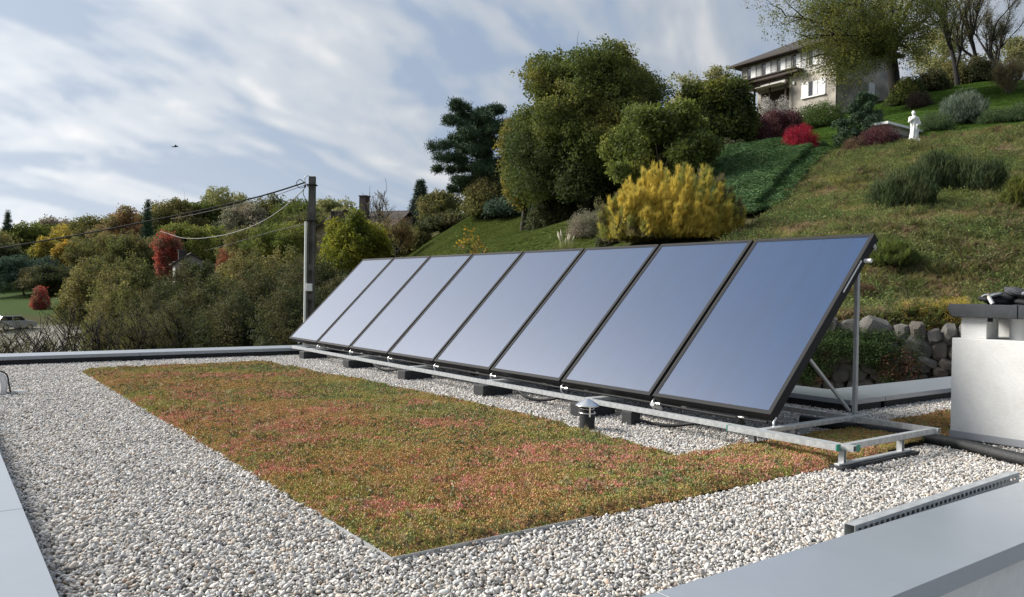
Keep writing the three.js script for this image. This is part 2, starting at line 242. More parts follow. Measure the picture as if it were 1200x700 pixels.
(() => {
  const g = span(0.36, 7.395, -0.034, -0.012, FAR + 0.004, -1.925), g2 = span(7.4, 10, -0.034, -0.0124, -4.366, -1.925);
  const tex = texture(512, (u, v) => { const q = tileNoise(u, v, 90, 2); return [0.28 + 0.4 * q, 0.27 + 0.4 * q, 0.255 + 0.38 * q]; });
  tag(mesh('gravel_bed', metricUV(merge([g, g2])), std(0.6, 0.6, 0.6, 0.95, { map: tex })), 'fine grey grit lying beneath the roof pebbles', 'grit', null, 'stuff');
  const r = rng(11), list = [], step = 0.0168;
  for (let x = 0.36; x < 9.8; x += step) for (let z = -1.925; z > FAR; z -= step) {
    const X = x + (r() - 0.5) * step * 1.1, Zz = z + (r() - 0.5) * step * 1.1; const t = r(), s = r(), c = r();
    if (!onGravel(X, Zz) || inSedum(X - 0.0, Zz)) continue;
    if (X > 6.86 && Zz > -3.06 && X < 7.9) continue;
    if (X > 7.9 && Zz > -3) continue;
    list.push([X, Zz, t, s, c]);
    if (t < 0.35) list.push([X + 0.012, Zz + 0.01, s, c, t / 0.35, 1]);
  }
  const im = new THREE.InstancedMesh(stoneGeo(5), M.pebble, list.length), m = new THREE.Matrix4(), q = new THREE.Quaternion(), e = new THREE.Euler(), col = new THREE.Color();
  list.forEach(([x, z, t, s, c, upper], i) => {
    const a = 0.0054 + 0.0062 * Math.pow(t, 1.4) + (hash2(i, 3) < 0.05 ? 0.005 : 0);
    e.set((s - 0.5) * 1.5, c * 6.28 * 7, (hash2(i, 9) - 0.5) * 1.5); q.setFromEuler(e);
    m.compose(V(x, (upper ? 0.004 : -0.006) + 0.008 * s + 0.012 * (fbm(x * 2.2, z * 2.2, 2) - 0.5), z), q, V(a * (1 + 0.5 * s), a * (0.8 + 0.4 * c), a)); im.setMatrixAt(i, m);
    const k = hash2(i, 17), l = 0.37 + 0.37 * hash2(i, 23);
    if (k < 0.50) col.setRGB(l * 1.02, l * 0.965, l * 0.885); else if (k < 0.72) col.setRGB(l * 0.80, l * 0.785, l * 0.76); else if (k < 0.84) col.setRGB(l * 0.92, l * 0.80, l * 0.66); else if (k < 0.91) col.setRGB(l * 1.12, l * 1.1, l * 1.05); else if (k < 0.97) col.setRGB(0.15, 0.145, 0.14); else col.setRGB(l * 0.75, l * 0.58, l * 0.45);
    im.setColorAt(i, col);
  });
  im.castShadow = im.receiveShadow = true; im.name = 'gravel'; scene.add(im);
  tag(im, 'pale rounded pebbles spread loose over the flat roof', 'gravel', null, 'stuff');
})();

// ------------------------------------------------------------------ leaf-sized pieces shared by all plants
function leafCluster(seed, n, len, wid, spread = 1, upBias = 0) {
  const r = rng(seed), pos = [], nor = [];
  for (let i = 0; i < n; i++) {
    const c = V(r() * 2 - 1, r() * 2 - 1, r() * 2 - 1); if (c.length() > 1) c.normalize(); c.multiplyScalar(spread);
    const t = V(r() - 0.5, r() - 0.5 + upBias, r() - 0.5).normalize(), b = t.clone().cross(V(r() - 0.5, r() - 0.5, r() - 0.5)).normalize(), nn = b.clone().cross(t);
    const L = len * (0.7 + 0.6 * r()), W = wid * (0.7 + 0.6 * r());
    const p0 = c, p1 = c.clone().addScaledVector(t, L * 0.45).addScaledVector(b, W / 2).addScaledVector(nn, W * 0.12), p2 = c.clone().addScaledVector(t, L), p3 = c.clone().addScaledVector(t, L * 0.45).addScaledVector(b, -W / 2).addScaledVector(nn, W * 0.12);
    for (const p of [p0, p1, p2, p0, p2, p3]) { pos.push(p.x, p.y, p.z); nor.push(nn.x, nn.y, nn.z); }
  }
  const g = new THREE.BufferGeometry(); g.setAttribute('position', new THREE.Float32BufferAttribute(pos, 3)); g.setAttribute('normal', new THREE.Float32BufferAttribute(nor, 3)); return g;
}
function bladeTuft(seed, n, h, w, lean) {    // upright blades that bend outward, unit height about 1
  const r = rng(seed), pos = [];
  for (let i = 0; i < n; i++) {
    const a = r() * 6.283, b0 = V(Math.cos(r() * 6.28), 0, Math.sin(r() * 6.28)).multiplyScalar(0.25 * r()), o = V(Math.cos(a), 0, Math.sin(a)), sd = V(-Math.sin(a), 0, Math.cos(a)), H = h * (0.55 + 0.6 * r()), l = lean * (0.3 + r());
    const m0 = b0.clone().addScaledVector(o, l * 0.35).add(V(0, H * 0.6, 0)), tip = b0.clone().addScaledVector(o, l).add(V(0, H * (0.9 + 0.1 * r()), 0));
    const A = b0.clone().addScaledVector(sd, -w / 2), B = b0.clone().addScaledVector(sd, w / 2), C = m0.clone().addScaledVector(sd, -w * 0.4), D = m0.clone().addScaledVector(sd, w * 0.4);
    for (const p of [A, B, D, A, D, C, C, D, tip]) pos.push(p.x, p.y, p.z);
  }
  const g = new THREE.BufferGeometry(); g.setAttribute('position', new THREE.Float32BufferAttribute(pos, 3)); g.computeVertexNormals(); return g;
}
const G = {
  leaf: [1, 2, 3].map((k) => leafCluster(k * 7, 12, 0.62, 0.36, 1)),
  fineLeaf: leafCluster(91, 16, 0.42, 0.2, 1),
  bigLeaf: leafCluster(33, 8, 0.85, 0.5, 0.9),
  needle: leafCluster(51, 26, 0.75, 0.055, 0.55), spray: leafCluster(53, 20, 0.8, 0.13, 0.6),
  plume: bladeTuft(61, 18, 1, 0.05, 0.5), sprig: leafCluster(63, 18, 0.6, 0.13, 0.8, 0.8),
  tuft: bladeTuft(71, 14, 1, 0.07, 0.75),
  turf: bladeTuft(73, 12, 1, 0.1, 0.6),
  sedum: leafCluster(81, 15, 0.7, 0.34, 0.75, 0.55),
};
// puts n copies of a small piece; at(i, r) returns { p, s (number or [x,y,z]), q?, c: [r,g,b] } or nothing
function scatter(name, geo, mat, n, seed, at, parent = scene) {
  const r = rng(seed), out = []; for (let i = 0; i < n; i++) { const o = at(i, r); if (o) out.push(o); }
  const im = new THREE.InstancedMesh(geo, mat, out.length), m = new THREE.Matrix4(), q = new THREE.Quaternion(), e = new THREE.Euler(), c = new THREE.Color();
  out.forEach((o, i) => { if (o.q) q.copy(o.q); else if (o.yaw !== undefined) q.setFromEuler(e.set(o.tx ?? 0, o.yaw, o.tz ?? 0)); else q.setFromEuler(e.set(r() * 6.28, r() * 6.28, r() * 6.28)); m.compose(o.p, q, Array.isArray(o.s) ? V(...o.s) : V(o.s, o.s, o.s)); im.setMatrixAt(i, m); im.setColorAt(i, c.setRGB(...o.c)); });
  im.name = parent === scene ? numbered(name) : name; im.castShadow = im.receiveShadow = true; im.userData.kind = 'stuff'; parent.add(im); return im;
}
const pick = (pal, r) => { const c = pal[Math.floor(r() * pal.length)], k = 0.75 + 0.5 * r(); return [c[0] * k, c[1] * k, c[2] * k]; };

// sedum carpet
(() => {
  const pos = [], idx = [], nx = 150, nz = 180, map = new Map(), H = (x, z) => { const e = lerp(0.25, 1, smooth(0, 0.1, x - 1.62) * smooth(0, 0.1, -3.03 - z)); return -0.012 + e * (0.014 + 0.04 * fbm(x * 3.1, z * 3.1, 4) + 0.024 * fbm(x * 13, z * 13, 2)); };
  const sheet = thing('sedum_mat', 'rust, pink and olive sedum carpet planted on the roof', 'sedum', [0, 0, 0], null, 'stuff');
  const st = 0.025; for (let i = 0; i * st + 1.55 < 8.6; i++) for (let j = 0; j * st < 8.9; j++) { const x = 1.55 + i * st, z = -2.98 - j * st; if (inSedum(x, z) && inSedum(x + st, z) && inSedum(x, z - st) && inSedum(x + st, z - st)) { const k = pos.length / 3; for (const [a, b] of [[x, z], [x + st, z], [x, z - st], [x + st, z - st]]) pos.push(a, H(a, b), b); idx.push(k, k + 1, k + 2, k + 1, k + 3, k + 2); } }
  const g = new THREE.BufferGeometry(); g.setAttribute('position', new THREE.Float32BufferAttribute(pos, 3)); g.setIndex(idx); g.computeVertexNormals();
  mesh('substrate', g, std(0.12, 0.085, 0.045, 0.95, { side: THREE.DoubleSide }), sheet).userData.kind = 'stuff';
  const spots = [[2.15, -3.5, 0.28], [2.5, -3.75, 0.35], [1.85, -3.85, 0.25], [2.3, -4.6, 0.22], [3.6, -4.05, 0.4], [4.0, -3.9, 0.35], [4.55, -3.35, 0.35], [4.9, -3.2, 0.25], [3.9, -6.9, 0.25], [2.2, -6.2, 0.35], [1.8, -5.6, 0.25], [3.0, -8.2, 0.25], [2.7, -5.4, 0.3], [3.5, -5.6, 0.25], [2.0, -8.3, 0.35], [3.6, -9.8, 0.3], [3.2, -3.5, 0.15], [1.8, -7.2, 0.3], [2.3, -10.5, 0.4], [1.8, -4.7, 0.2]];
  scatter('sedum_plants', G.sedum, M.sedumLeaf, 270000, 21, (i, r) => {
    const x = 1.6 + r() * 6.9, z = -3.0 - r() * 8.8; if (x > 4.5 && r() < 0) return; if (!inSedum(x, z)) return; if (x > 6.82 && z > -3.1) return;
    const n = fbm(x * 1.1 + 3, z * 1.1, 4), m = fbm(x * 2.7 + 50, z * 2.7, 4), f = fbm(x * 9, z * 9, 3); let pink = 0; for (const [a, b, R] of spots) pink = Math.max(pink, 1 - Math.hypot((x - a) * 0.8, z - b) / (R * 1.5) + (f - 0.5) * 2.2 + (m - 0.5) * 2.4);
    const east = smooth(5.6, 6.6, x), k = 0.95 + 0.4 * r(); let c;
    pink = Math.max(pink, (fbm(x * 1.0 + 77, z * 1.0 + 5, 3) - 0.585) * 5); if (pink > 0.1 + 0.9 * r()) c = r() < 0.4 ? [0.24, 0.17, 0.045] : [lerp(0.32, 0.46, r()), lerp(0.14, 0.21, r()), lerp(0.095, 0.16, r())];
    else if (n + 0.35 * (r() - 0.5) > 0.535) c = r() < 0.6 ? [0.32, 0.185, 0.065] : [0.25, 0.195, 0.055];
    else if (m + 0.25 * (r() - 0.5) > 0.52) c = r() < 0.8 ? [0.135, 0.165, 0.045] : [0.25, 0.2, 0.05]; else c = r() < 0.62 ? [0.21, 0.205, 0.04] : r() < 0.5 ? [0.28, 0.245, 0.065] : [0.31, 0.18, 0.075];
    if (east > 0 && r() < 0.6 * east) c = [0.34, 0.19, 0.07];
    const s = 0.011 + 0.010 * r();
    return { p: V(x, H(x, z) + 0.006, z), s: [s, s * 0.9, s], yaw: r() * 6.28, tx: (r() - 0.5) * 0.5, tz: (r() - 0.5) * 0.5, c: c.map((v) => (v + 0.016) * 1.38 * k) };
  }, sheet);
  scatter('sedum_tussocks', G.sedum, M.sedumLeaf, 12000, 23, (i, r) => { const x = 1.64 + r() * 6.8, z = -3.05 - r() * 8.7; if (!inSedum(x, z) || (x > 6.82 && z > -3.1)) return; if (fbm(x * 4 + 9, z * 4, 3) < 0.45) return; const s = 0.02 + 0.018 * r(), k = 0.8 + 0.5 * r(), c = pick([[0.19, 0.185, 0.05], [0.15, 0.165, 0.055], [0.3, 0.2, 0.08], [0.36, 0.18, 0.12], [0.2, 0.2, 0.1]], r); return { p: V(x, H(x, z) + 0.008, z), s: [s, s * 0.9, s], yaw: r() * 6.28, tx: (r() - 0.5) * 0.8, tz: (r() - 0.5) * 0.8, c: c.map((v) => v * k) }; }, sheet);
  scatter('dry_stalks', G.plume, M.blade, 1500, 24, (i, r) => { const x = 1.66 + r() * 6.6, z = -3.06 - r() * 8.6; if (!inSedum(x, z) || (x > 6.82 && z > -3.1)) return; return { p: V(x, H(x, z), z), s: [0.05, 0.03 + 0.035 * r(), 0.05], yaw: r() * 6.28, tx: (r() - 0.5) * 1.4, tz: (r() - 0.5) * 1.4, c: pick([[0.4, 0.33, 0.2], [0.32, 0.22, 0.12]], r) }; }, sheet);
  const e = thing('edging_strip', 'thin grey metal edging strip round the sedum corner', 'edging');
  mesh('front_edge', span(1.606, 2.75, -0.03, 0.02, -3.026, -3.023), M.galv, e);
  mesh('long_edge', span(1.603, 1.606, -0.03, 0.016, -3.0232, -3.75), M.galv, e);
})();

// ------------------------------------------------------------------ solar collectors on their rack
const TILT = 0.7965, PW = 1.2648, U0 = 3.695, BX = 5.179, BY = 0.253, PL = 2.04;
(() => {
  const wavy = texture(512, (u, v) => tileNoise(u, v, 7, 4), false), L = PL, Wd = PW - 0.034, fw = 0.024;
  const glass = phys(0.001, 0.036, 0.118, 0.34, { ior: 1.5, specularIntensity: 0.35, clearcoat: 1, clearcoatRoughness: 0.36, bumpMap: wavy, bumpScale: 0.0012 });
  const streak = texture(512, (u, v) => 0.84 + 0.16 * lerp(tileNoise(u, v, 9, 4), fbm(u * 2, v * 46, 3), 0.6)); const glasses = [0, 1, 2, 3, 4, 5, 6, 7].map((k) => { const g = glass.clone(); g.map = streak.clone(); g.map.repeat.set(0.45, 0.6); g.map.offset.set(k * 0.37, k * 0.61); g.map.needsUpdate = true; return g; });
  const labels = ['first dark blue solar collector of the row, at its open end by the vertical strut', 'second solar collector from the open end by the vertical strut', 'third solar collector from the open end by the vertical strut', 'fourth solar collector from the open end by the vertical strut', 'fifth solar collector from the open end by the vertical strut', 'sixth solar collector from the open end by the vertical strut', 'seventh solar collector from the open end by the vertical strut', 'last pale looking solar collector of the row, beside the utility pole end'];
  const X0 = 0, X1 = L, zn = Wd / 2, D = 0.085;
  const parts = [
    ['frame_bar', span(0, L, -D, 0, zn - fw, zn, 0.003), M.blackAlu], ['frame_bar', span(0, L, -D, 0, -zn, -zn + fw, 0.003), M.blackAlu],
    ['frame_bar', span(0, fw, -D, -0.0005, -zn + fw, zn - fw), M.blackAlu], ['frame_bar', span(L - fw, L, -D, -0.0005, -zn + fw, zn - fw), M.blackAlu],
    ['glazing_trim', span(fw, L - fw, -0.012, -0.002, zn - fw - 0.014, zn - fw), M.trimAlu], ['glazing_trim', span(fw, L - fw, -0.012, -0.002, -zn + fw, -zn + fw + 0.014), M.trimAlu],
    ['glazing_trim', span(fw, fw + 0.014, -0.012, -0.0025, -zn + fw + 0.014, zn - fw - 0.014), M.trimAlu], ['glazing_trim', span(L - fw - 0.014, L - fw, -0.012, -0.0025, -zn + fw + 0.014, zn - fw - 0.014), M.trimAlu],
    ['absorber_glass', metricUV(span(fw + 0.014, L - fw - 0.014, -0.02, -0.006, -zn + fw + 0.014, zn - fw - 0.014)), glass],
    ['back_sheet', span(fw, L - fw, -D + 0.002, -D + 0.008, -zn + fw, zn - fw), M.trimAlu],
  ];
  const elbow = tube([V(0.02, -0.06, zn + 0.012), V(-0.03, -0.065, zn + 0.012), V(-0.06, -0.09, zn + 0.02), V(-0.07, -0.135, zn + 0.03)], 0.0085, 12, 8);
  for (let k = 0; k < 8; k++) {
    const t = thing('solar_collector', labels[k], 'solar panel', [BX, BY, -(U0 + PW * (k + 0.5))], 'solar collectors in one tilted row'); t.rotation.z = TILT;
    for (const [n, g, m] of parts) mesh(n, g, m === glass ? glasses[k] : m, t);
    mesh('pipe_elbow', elbow, M.steel, t);
    mesh('clamp', span(-0.012, 0.03, -0.1, -0.086, -0.33, -0.27, 0.003), M.steel, t);
    mesh('clamp', span(-0.012, 0.03, -0.1, -0.086, 0.27, 0.33, 0.003), M.steel, t);
    if (k === 0) {
      mesh('side_rail', span(1.34, 1.72, -0.03, -0.016, zn, zn + 0.006, 0.002), M.white, t);
      mesh('pipe_stub', (() => { const g = cyl(0.018, 0.018, 0.06, 0, 0, 0, 14); g.rotateX(Math.PI / 2); g.translate(1.76, -0.062, zn); return g; })(), M.pvcWhite, t);
      mesh('hanger_hook', span(1.93, 1.97, -0.105, -0.06, zn, zn + 0.012, 0.003), M.steel, t);
    }
  }
  // rack
  const rack = thing('mounting_rack', 'galvanised steel rack on black blocks carrying the solar collectors', 'rack');
  const RY = 0.166, A = 0.041;
  const channel = (len) => { const s = new THREE.Shape(); const w = A / 2, t = 0.004; s.moveTo(-w, -w); s.lineTo(w, -w); s.lineTo(w, w); s.lineTo(-w, w); s.lineTo(-w, -w); const h = new THREE.Path(); h.moveTo(-w + t, -w + t); h.lineTo(-w + t, w - t); h.lineTo(w - t, w - t); h.lineTo(w - t, -w + t); h.lineTo(-w + t, -w + t); s.holes.push(h); return new THREE.ExtrudeGeometry(s, { depth: len, bevelEnabled: false }); };
  const rail = (x, z0, z1) => { const g = channel(z0 - z1); g.translate(x, RY - A / 2, z1); return metricUV(g); };
  const cross = (z, x0, x1, y = RY) => { const g = channel(x1 - x0); g.rotateY(Math.PI / 2); g.translate(x0, y - A / 2, z); return metricUV(g); };
  mesh('rail', rail(4.99, -2.911, -13.1), M.galv, rack); mesh('rail', rail(6.22, -2.95, -13.1), M.galv, rack);
  mesh('cross_bar', cross(-2.992, 5.013, 6.198), M.galv, rack);
  const ups = [3.70, 5.60, 7.25, 9.02, 10.7, 12.4];
  for (const u of ups) {
    const w = u < 4 ? 0.06 : 0.10, z = -u + (u < 4 ? 0.04 : 0);
    mesh('beam', metricUV(span(5.012, 6.42, RY - 0.034, RY + 0.001, z - w / 2, z + w / 2, 0.004)), M.galv, rack);
    const px = 6.376, top = BY + Math.tan(TILT) * (px - BX) - 0.105;
    mesh('post', span(px - 0.017, px + 0.017, RY + 0.001, top, -u - 0.047, -u - 0.013, 0.003), M.galv, rack);
    mesh('brace', between(V(6.345, RY + 0.02, -u - 0.06), V(5.70, BY + Math.tan(TILT) * (5.70 - BX) - 0.1, -u - 0.06), 0.022, 0.022), M.galv, rack);
    if (u > 4) for (const [x0, x1] of [[4.87, 5.27], [6.0, 6.4]]) mesh('ballast_block', span(x0, x1, -0.02, RY - A - 0.002, -u - 0.1, -u + 0.1, 0.012), M.blackRubber, rack);
  }
  mesh('ballast_block', span(4.955, 5.07, -0.02, RY - A - 0.002, -5.1, -4.97, 0.012), M.blackRubber, rack);
  for (const [z, x0, x1, posts] of [[-2.992, 4.91, 5.86, [4.975, 5.73]], [-3.72, 4.9, 5.62, [4.985, 5.5]]]) {
    mesh('foot_pad', span(x0 - 0.02, x1 + 0.05, -0.01, 0.026, z - 0.05, z + 0.055, 0.006), M.blackRubber, rack);
    mesh('foot_bar', metricUV(span(x0, x1, 0.0265, 0.042, z - 0.02, z + 0.02, 0.003)), M.galv, rack);
    for (const x of posts) { mesh('foot_post', metricUV(merge([span(x - 0.017, x - 0.013, 0.042, RY - A - 0.001, z - 0.02, z + 0.02), span(x + 0.013, x + 0.017, 0.042, RY - A - 0.001, z - 0.02, z + 0.02), span(x - 0.013, x + 0.013, 0.042, RY - A - 0.001, z - 0.0195, z - 0.0155)])), M.galv, rack); mesh('bolt', cyl(0.009, 0.009, 0.012, x + 0.045, 0.042, z, 6), M.steel, rack); }
  }
  mesh('short_rail', rail(4.93, -3.0, -3.9), M.galv, rack);
  for (const [x, y, z, a, b] of [[4.93, RY - A / 2, -2.996, 0, 1], [4.93, RY - A / 2, -3.905, 0, 1], [5.03, RY - A / 2, -2.915, 0, 1]]) mesh('end_cap', box(A + 0.004, A + 0.004, 0.012, x, y, z, 0.003), M.green, rack);
  // pipes and hoses under the lower edge
  const run = thing('collector_pipe', 'steel header pipe running under the lower collector edge', 'pipe');
  const rr = rng(4); const pts = []; for (let u = 3.78; u < 13.6; u += 0.5) pts.push(V(5.235 + 0.006 * (rr() - 0.5), 0.178 + 0.01 * (rr() - 0.5), -u)); mesh('pipe', tube(pts, 0.011, 120, 8), M.cableBlack, run);
  for (let k = 1; k < 8; k++) mesh('joint_sleeve', (() => { const g = cyl(0.017, 0.017, 0.09, 0, 0, 0, 12); g.rotateX(Math.PI / 2); g.translate(5.235, 0.178, -(U0 + PW * k) - 0.02); return g; })(), M.steel, run);
  for (const [u0, u1, sag] of [[6.1, 7.0, 0.09], [9.4, 10.5, 0.09], [4.3, 5.4, 0.10]]) tag(mesh('rubber_hose', tube([V(5.16, 0.12, -u0), V(5.12, 0.13 - sag, -lerp(u0, u1, 0.35)), V(5.13, 0.13 - sag, -lerp(u0, u1, 0.7)), V(5.17, 0.12, -u1)], 0.016, 40, 10), M.cableBlack), u0 < 5 ? 'black hose drooping beneath the collectors behind the vent pipe' : u0 < 8 ? 'black hose drooping beneath the collectors in the middle of the row' : 'black hose drooping beneath the collectors near the far blocks', 'hose', 'hoses slung under the collectors');
  for (const [u, w] of [[5.0, 0.3], [4.1, 0.26]]) tag(mesh('insulated_pipe', (() => { const g = cyl(0.02, 0.02, w, 0, 0, 0, 12); g.rotateZ(Math.PI / 2 - 0.25); g.rotateY(0.5); g.translate(5.35, 0.12, -u); return g; })(), u < 4.5 ? M.trimAlu : M.pvcWhite), u < 4.5 ? 'dark pipe stub lying under the open end of the collectors' : 'white pipe stub lying under the collectors beside the vent pipe', 'pipe');
})();

// roof vent with conical cap
(() => {
  const v = thing('vent_pipe', 'short black vent pipe with a shiny conical metal cap', 'vent', [4.5, 0, -5.04]);
  mesh('pipe', merge([cyl(0.066, 0.066, 0.155, 0, -0.01, 0, 32), cyl(0.072, 0.07, 0.018, 0, 0.0, 0, 32)]), M.blackRubber, v);
  mesh('band', merge([new THREE.TorusGeometry(0.067, 0.006, 8, 36).rotateX(Math.PI / 2).translate(0, 0.142, 0)]), M.steel, v);
  mesh('inner_pipe', cyl(0.056, 0.056, 0.05, 0, 0.145, 0, 28), M.cableBlack, v);
  mesh('band', new THREE.TorusGeometry(0.0585, 0.004, 8, 36).rotateX(Math.PI / 2).translate(0, 0.178, 0), M.steel, v);
  for (const a of [0.5, 2.6, 4.7]) { const g = span(-0.007, 0.007, 0.115, 0.215, 0.066, 0.07, 0.001); g.rotateY(a - 0.9); mesh('bracket', g, M.steel, v); }
  const cap = new THREE.LatheGeometry([[0.001, 0.262], [0.02, 0.257], [0.06, 0.235], [0.097, 0.212], [0.1, 0.207], [0.1, 0.2], [0.097, 0.2], [0.094, 0.206], [0.05, 0.232], [0.001, 0.25]].map(([x, y]) => new THREE.Vector2(x, y)), 40);
  mesh('cap', cap, std(0.78, 0.78, 0.78, 0.22, { metalness: 0.95 }), v);
})();

// white rendered chimney block with dark slab
(() => {
  const c = thing('chimney_block', 'white rendered ventilation chimney with a dark slab on piers', 'chimney');
  mesh('shaft', metricUV(span(6.783, 7.75, 0.075, 0.835, -3.13, -2.02, 0.004)), M.render, c);
  mesh('plinth', span(6.776, 7.757, 0.02, 0.078, -3.137, -2.013, 0.003), M.plinth, c);
  mesh('flashing', span(6.765, 7.77, -0.02, 0.02, -3.148, -2.0, 0.003), M.membrane, c);
  mesh('pier', metricUV(span(6.86, 7.08, 0.835, 1.01, -3.095, -2.90, 0.003)), M.render, c);
  mesh('pier', metricUV(span(7.5, 7.7, 0.835, 1.01, -3.095, -2.90, 0.003)), M.render, c);
  mesh('pier', metricUV(span(6.86, 7.08, 0.835, 1.01, -2.25, -2.05, 0.003)), M.render, c);
  mesh('flue', cyl(0.1, 0.1, 0.172, 7.1, 0.836, -2.72, 28), M.pvcWhite, c);
  mesh('grille', span(6.98, 7.0, 0.836, 1.009, -2.62, -2.26), M.cableBlack, c);
  mesh('joint_block', span(6.87, 6.9, 0.975, 1.009, -2.9, -2.87), M.cableBlack, c);
  const s = new THREE.Shape(); s.moveTo(-3.185, 1.011); s.lineTo(-2.4, 1.011); s.lineTo(-2.4, 1.11); s.lineTo(-3.205, 1.11); s.lineTo(-3.215, 1.06); s.closePath();
  const mk = (z0, z1, end) => { const q = new THREE.Shape(); if (end) { q.moveTo(z0 + 0.03, 1.011); q.lineTo(z1, 1.011); q.lineTo(z1, 1.11); q.lineTo(z0 + 0.006, 1.11); q.lineTo(z0, 1.075); } else { q.moveTo(z0, 1.011); q.lineTo(z1, 1.011); q.lineTo(z1, 1.11); q.lineTo(z0, 1.11); } q.closePath(); const g = new THREE.ExtrudeGeometry(q, { depth: 1.04, bevelEnabled: true, bevelSize: 0.004, bevelThickness: 0.004, bevelSegments: 1 }); g.rotateY(-Math.PI / 2); g.translate(7.834, 0, 0); return g; };
  mesh('slab', metricUV(mk(-3.17, -2.655, true)), M.slabDark, c); mesh('slab', metricUV(mk(-2.643, -1.95, false)), M.slabDark, c);
})();
// things left on the slab
function lump(seed, rx, ry, rz, amp = 0.25, f = 2.2) { let g = new THREE.IcosahedronGeometry(1, 4); g.deleteAttribute('uv'); g.deleteAttribute('normal'); g = mergeVertices(g, 1e-4); const p = g.attributes.position; for (let i = 0; i < p.count; i++) { const v = V(p.getX(i), p.getY(i), p.getZ(i)); const n = fbm(v.x * f + seed, v.z * f + v.y * 1.7 * f + seed * 3, 4) - 0.5, cr = Math.abs(fbm(v.x * f * 2 + 7, v.z * f * 2 + v.y * 2 + seed, 3) - 0.5); v.multiplyScalar(1 + amp * n * 2 - cr * amp); p.setXYZ(i, v.x * rx, Math.max(v.y, -0.75) * ry, v.z * rz); } g.computeVertexNormals(); return g; }
(() => {
  const b = thing('work_jacket', 'crumpled black work jacket lying on the dark chimney slab', 'jacket', [7.0, 1.114, -2.7]);
  const cloth = std(0.014, 0.014, 0.017, 0.85, { bumpMap: bumpFine, bumpScale: 0.001 });
  mesh('cloth', (() => { const a = lump(3, 0.12, 0.06, 0.16, 0.4, 2.6); a.translate(0.02, 0.043, -0.17); return a; })(), cloth, b);
  mesh('sleeve', (() => { const a = lump(8, 0.15, 0.085, 0.26, 0.4, 2.4); a.translate(0.03, 0.063, 0.2); return a; })(), cloth, b);
  mesh('collar', (() => { const a = lump(21, 0.09, 0.035, 0.1, 0.5, 3); a.rotateX(0.3); a.translate(-0.03, 0.1, -0.02); return a; })(), std(0.05, 0.052, 0.06, 0.85), b);
  const gl = thing('work_glove', 'grey and teal work glove lying on the black jacket', 'glove', [6.9, 1.19, -2.86]);
  mesh('palm', (() => { const a = lump(14, 0.045, 0.018, 0.06, 0.3); a.rotateX(-0.25); return a; })(), std(0.14, 0.155, 0.165, 0.8), gl);
  for (let k = 0; k < 4; k++) mesh('finger', tube([V(-0.02 + 0.014 * k, 0.004, -0.035), V(-0.022 + 0.014 * k, 0.0, -0.065), V(-0.026 + 0.013 * k, -0.014, -0.088 + 0.004 * k)], 0.0085, 8, 6), k % 2 ? std(0.05, 0.13, 0.14, 0.8) : std(0.25, 0.27, 0.28, 0.8), gl);
  mesh('thumb', tube([V(0.03, 0, -0.01), V(0.05, 0, -0.03), V(0.055, -0.01, -0.045)], 0.008, 8, 6), std(0.14, 0.155, 0.165, 0.8), gl);
  const tin = thing('sealant_tube', 'short white cylinder leaning on the black jacket', 'tube', [6.85, 1.114, -2.855]);
  mesh('body', (() => { const g = cyl(0.015, 0.015, 0.06, 0, 0, 0, 16); g.rotateX(-0.5); g.translate(0, 0.008, 0); return g; })(), M.white, tin); mesh('cap', (() => { const g = cyl(0.011, 0.011, 0.012, 0, 0.06, 0, 12); g.rotateX(-0.5); g.translate(0, 0.008, 0); return g; })(), std(0.6, 0.45, 0.35, 0.6), tin);
  tag(mesh('grey_strap', tube([V(6.9, 1.2, -2.66), V(6.9, 1.235, -2.58), V(6.95, 1.27, -2.45), V(7.0, 1.24, -2.3)], 0.016, 16, 6), std(0.2, 0.2, 0.22, 0.85)), 'pale grey strap draped over the black jacket', 'strap');
})();
// black corrugated drain pipe
(() => {
  const p = thing('corrugated_pipe', 'black ribbed pipe lying on the gravel beside the white chimney', 'pipe');
  const pts = [V(6.32, 0.05, -4.2), V(6.34, 0.048, -3.75), V(6.40, 0.05, -3.25), V(6.33, 0.046, -2.8), V(6.18, 0.046, -2.45), V(6.06, 0.046, -2.05)];
  const curve = new THREE.CatmullRomCurve3(pts), N = 420, P = [], R = []; for (let i = 0; i <= N; i++) { P.push(curve.getPointAt(i / N)); R.push(0.043 + 0.0035 * Math.cos(i / N * 2 * Math.PI * 95)); }
  mesh('pipe', tapered(P, R, 16), std(0.016, 0.017, 0.018, 0.5, { bumpMap: withRep(bumpFine, 1), bumpScale: 0.001 }), p);
})();
// perforated strut channel lying along the near coping
(() => {
  const s = thing('strut_channel', 'perforated galvanised strut channel lying along the grey coping', 'channel', [3.35, 0.004, -2.0]);
  const L = 1.86, sh = new THREE.Shape(); sh.moveTo(0, 0); sh.lineTo(L, 0); sh.lineTo(L, 0.135); sh.lineTo(0, 0.135); sh.closePath();
  for (let x = 0.03; x < L - 0.05; x += 0.05) { const h = new THREE.Path(); h.moveTo(x, 0.1); h.lineTo(x, 0.118); h.lineTo(x + 0.03, 0.118); h.lineTo(x + 0.03, 0.1); h.closePath(); sh.holes.push(h); }
  const web = () => new THREE.ExtrudeGeometry(sh, { depth: 0.0025, bevelEnabled: false });
  const gm = new THREE.Group(); mesh('perforated_side', metricUV(web()), M.galv, s).position.z = 0.05;
  mesh('top_flange', metricUV(span(0, L, 0.1325, 0.135, 0.0, 0.05)), M.galv, s); mesh('back_side', metricUV(span(0, L, 0.0, 0.1325, 0.0, 0.0025)), M.galv, s); mesh('lip', metricUV(span(0, L, 0.0, 0.0025, 0.036, 0.05)), M.galv, s);
  s.rotation.y = 0.03;
})();
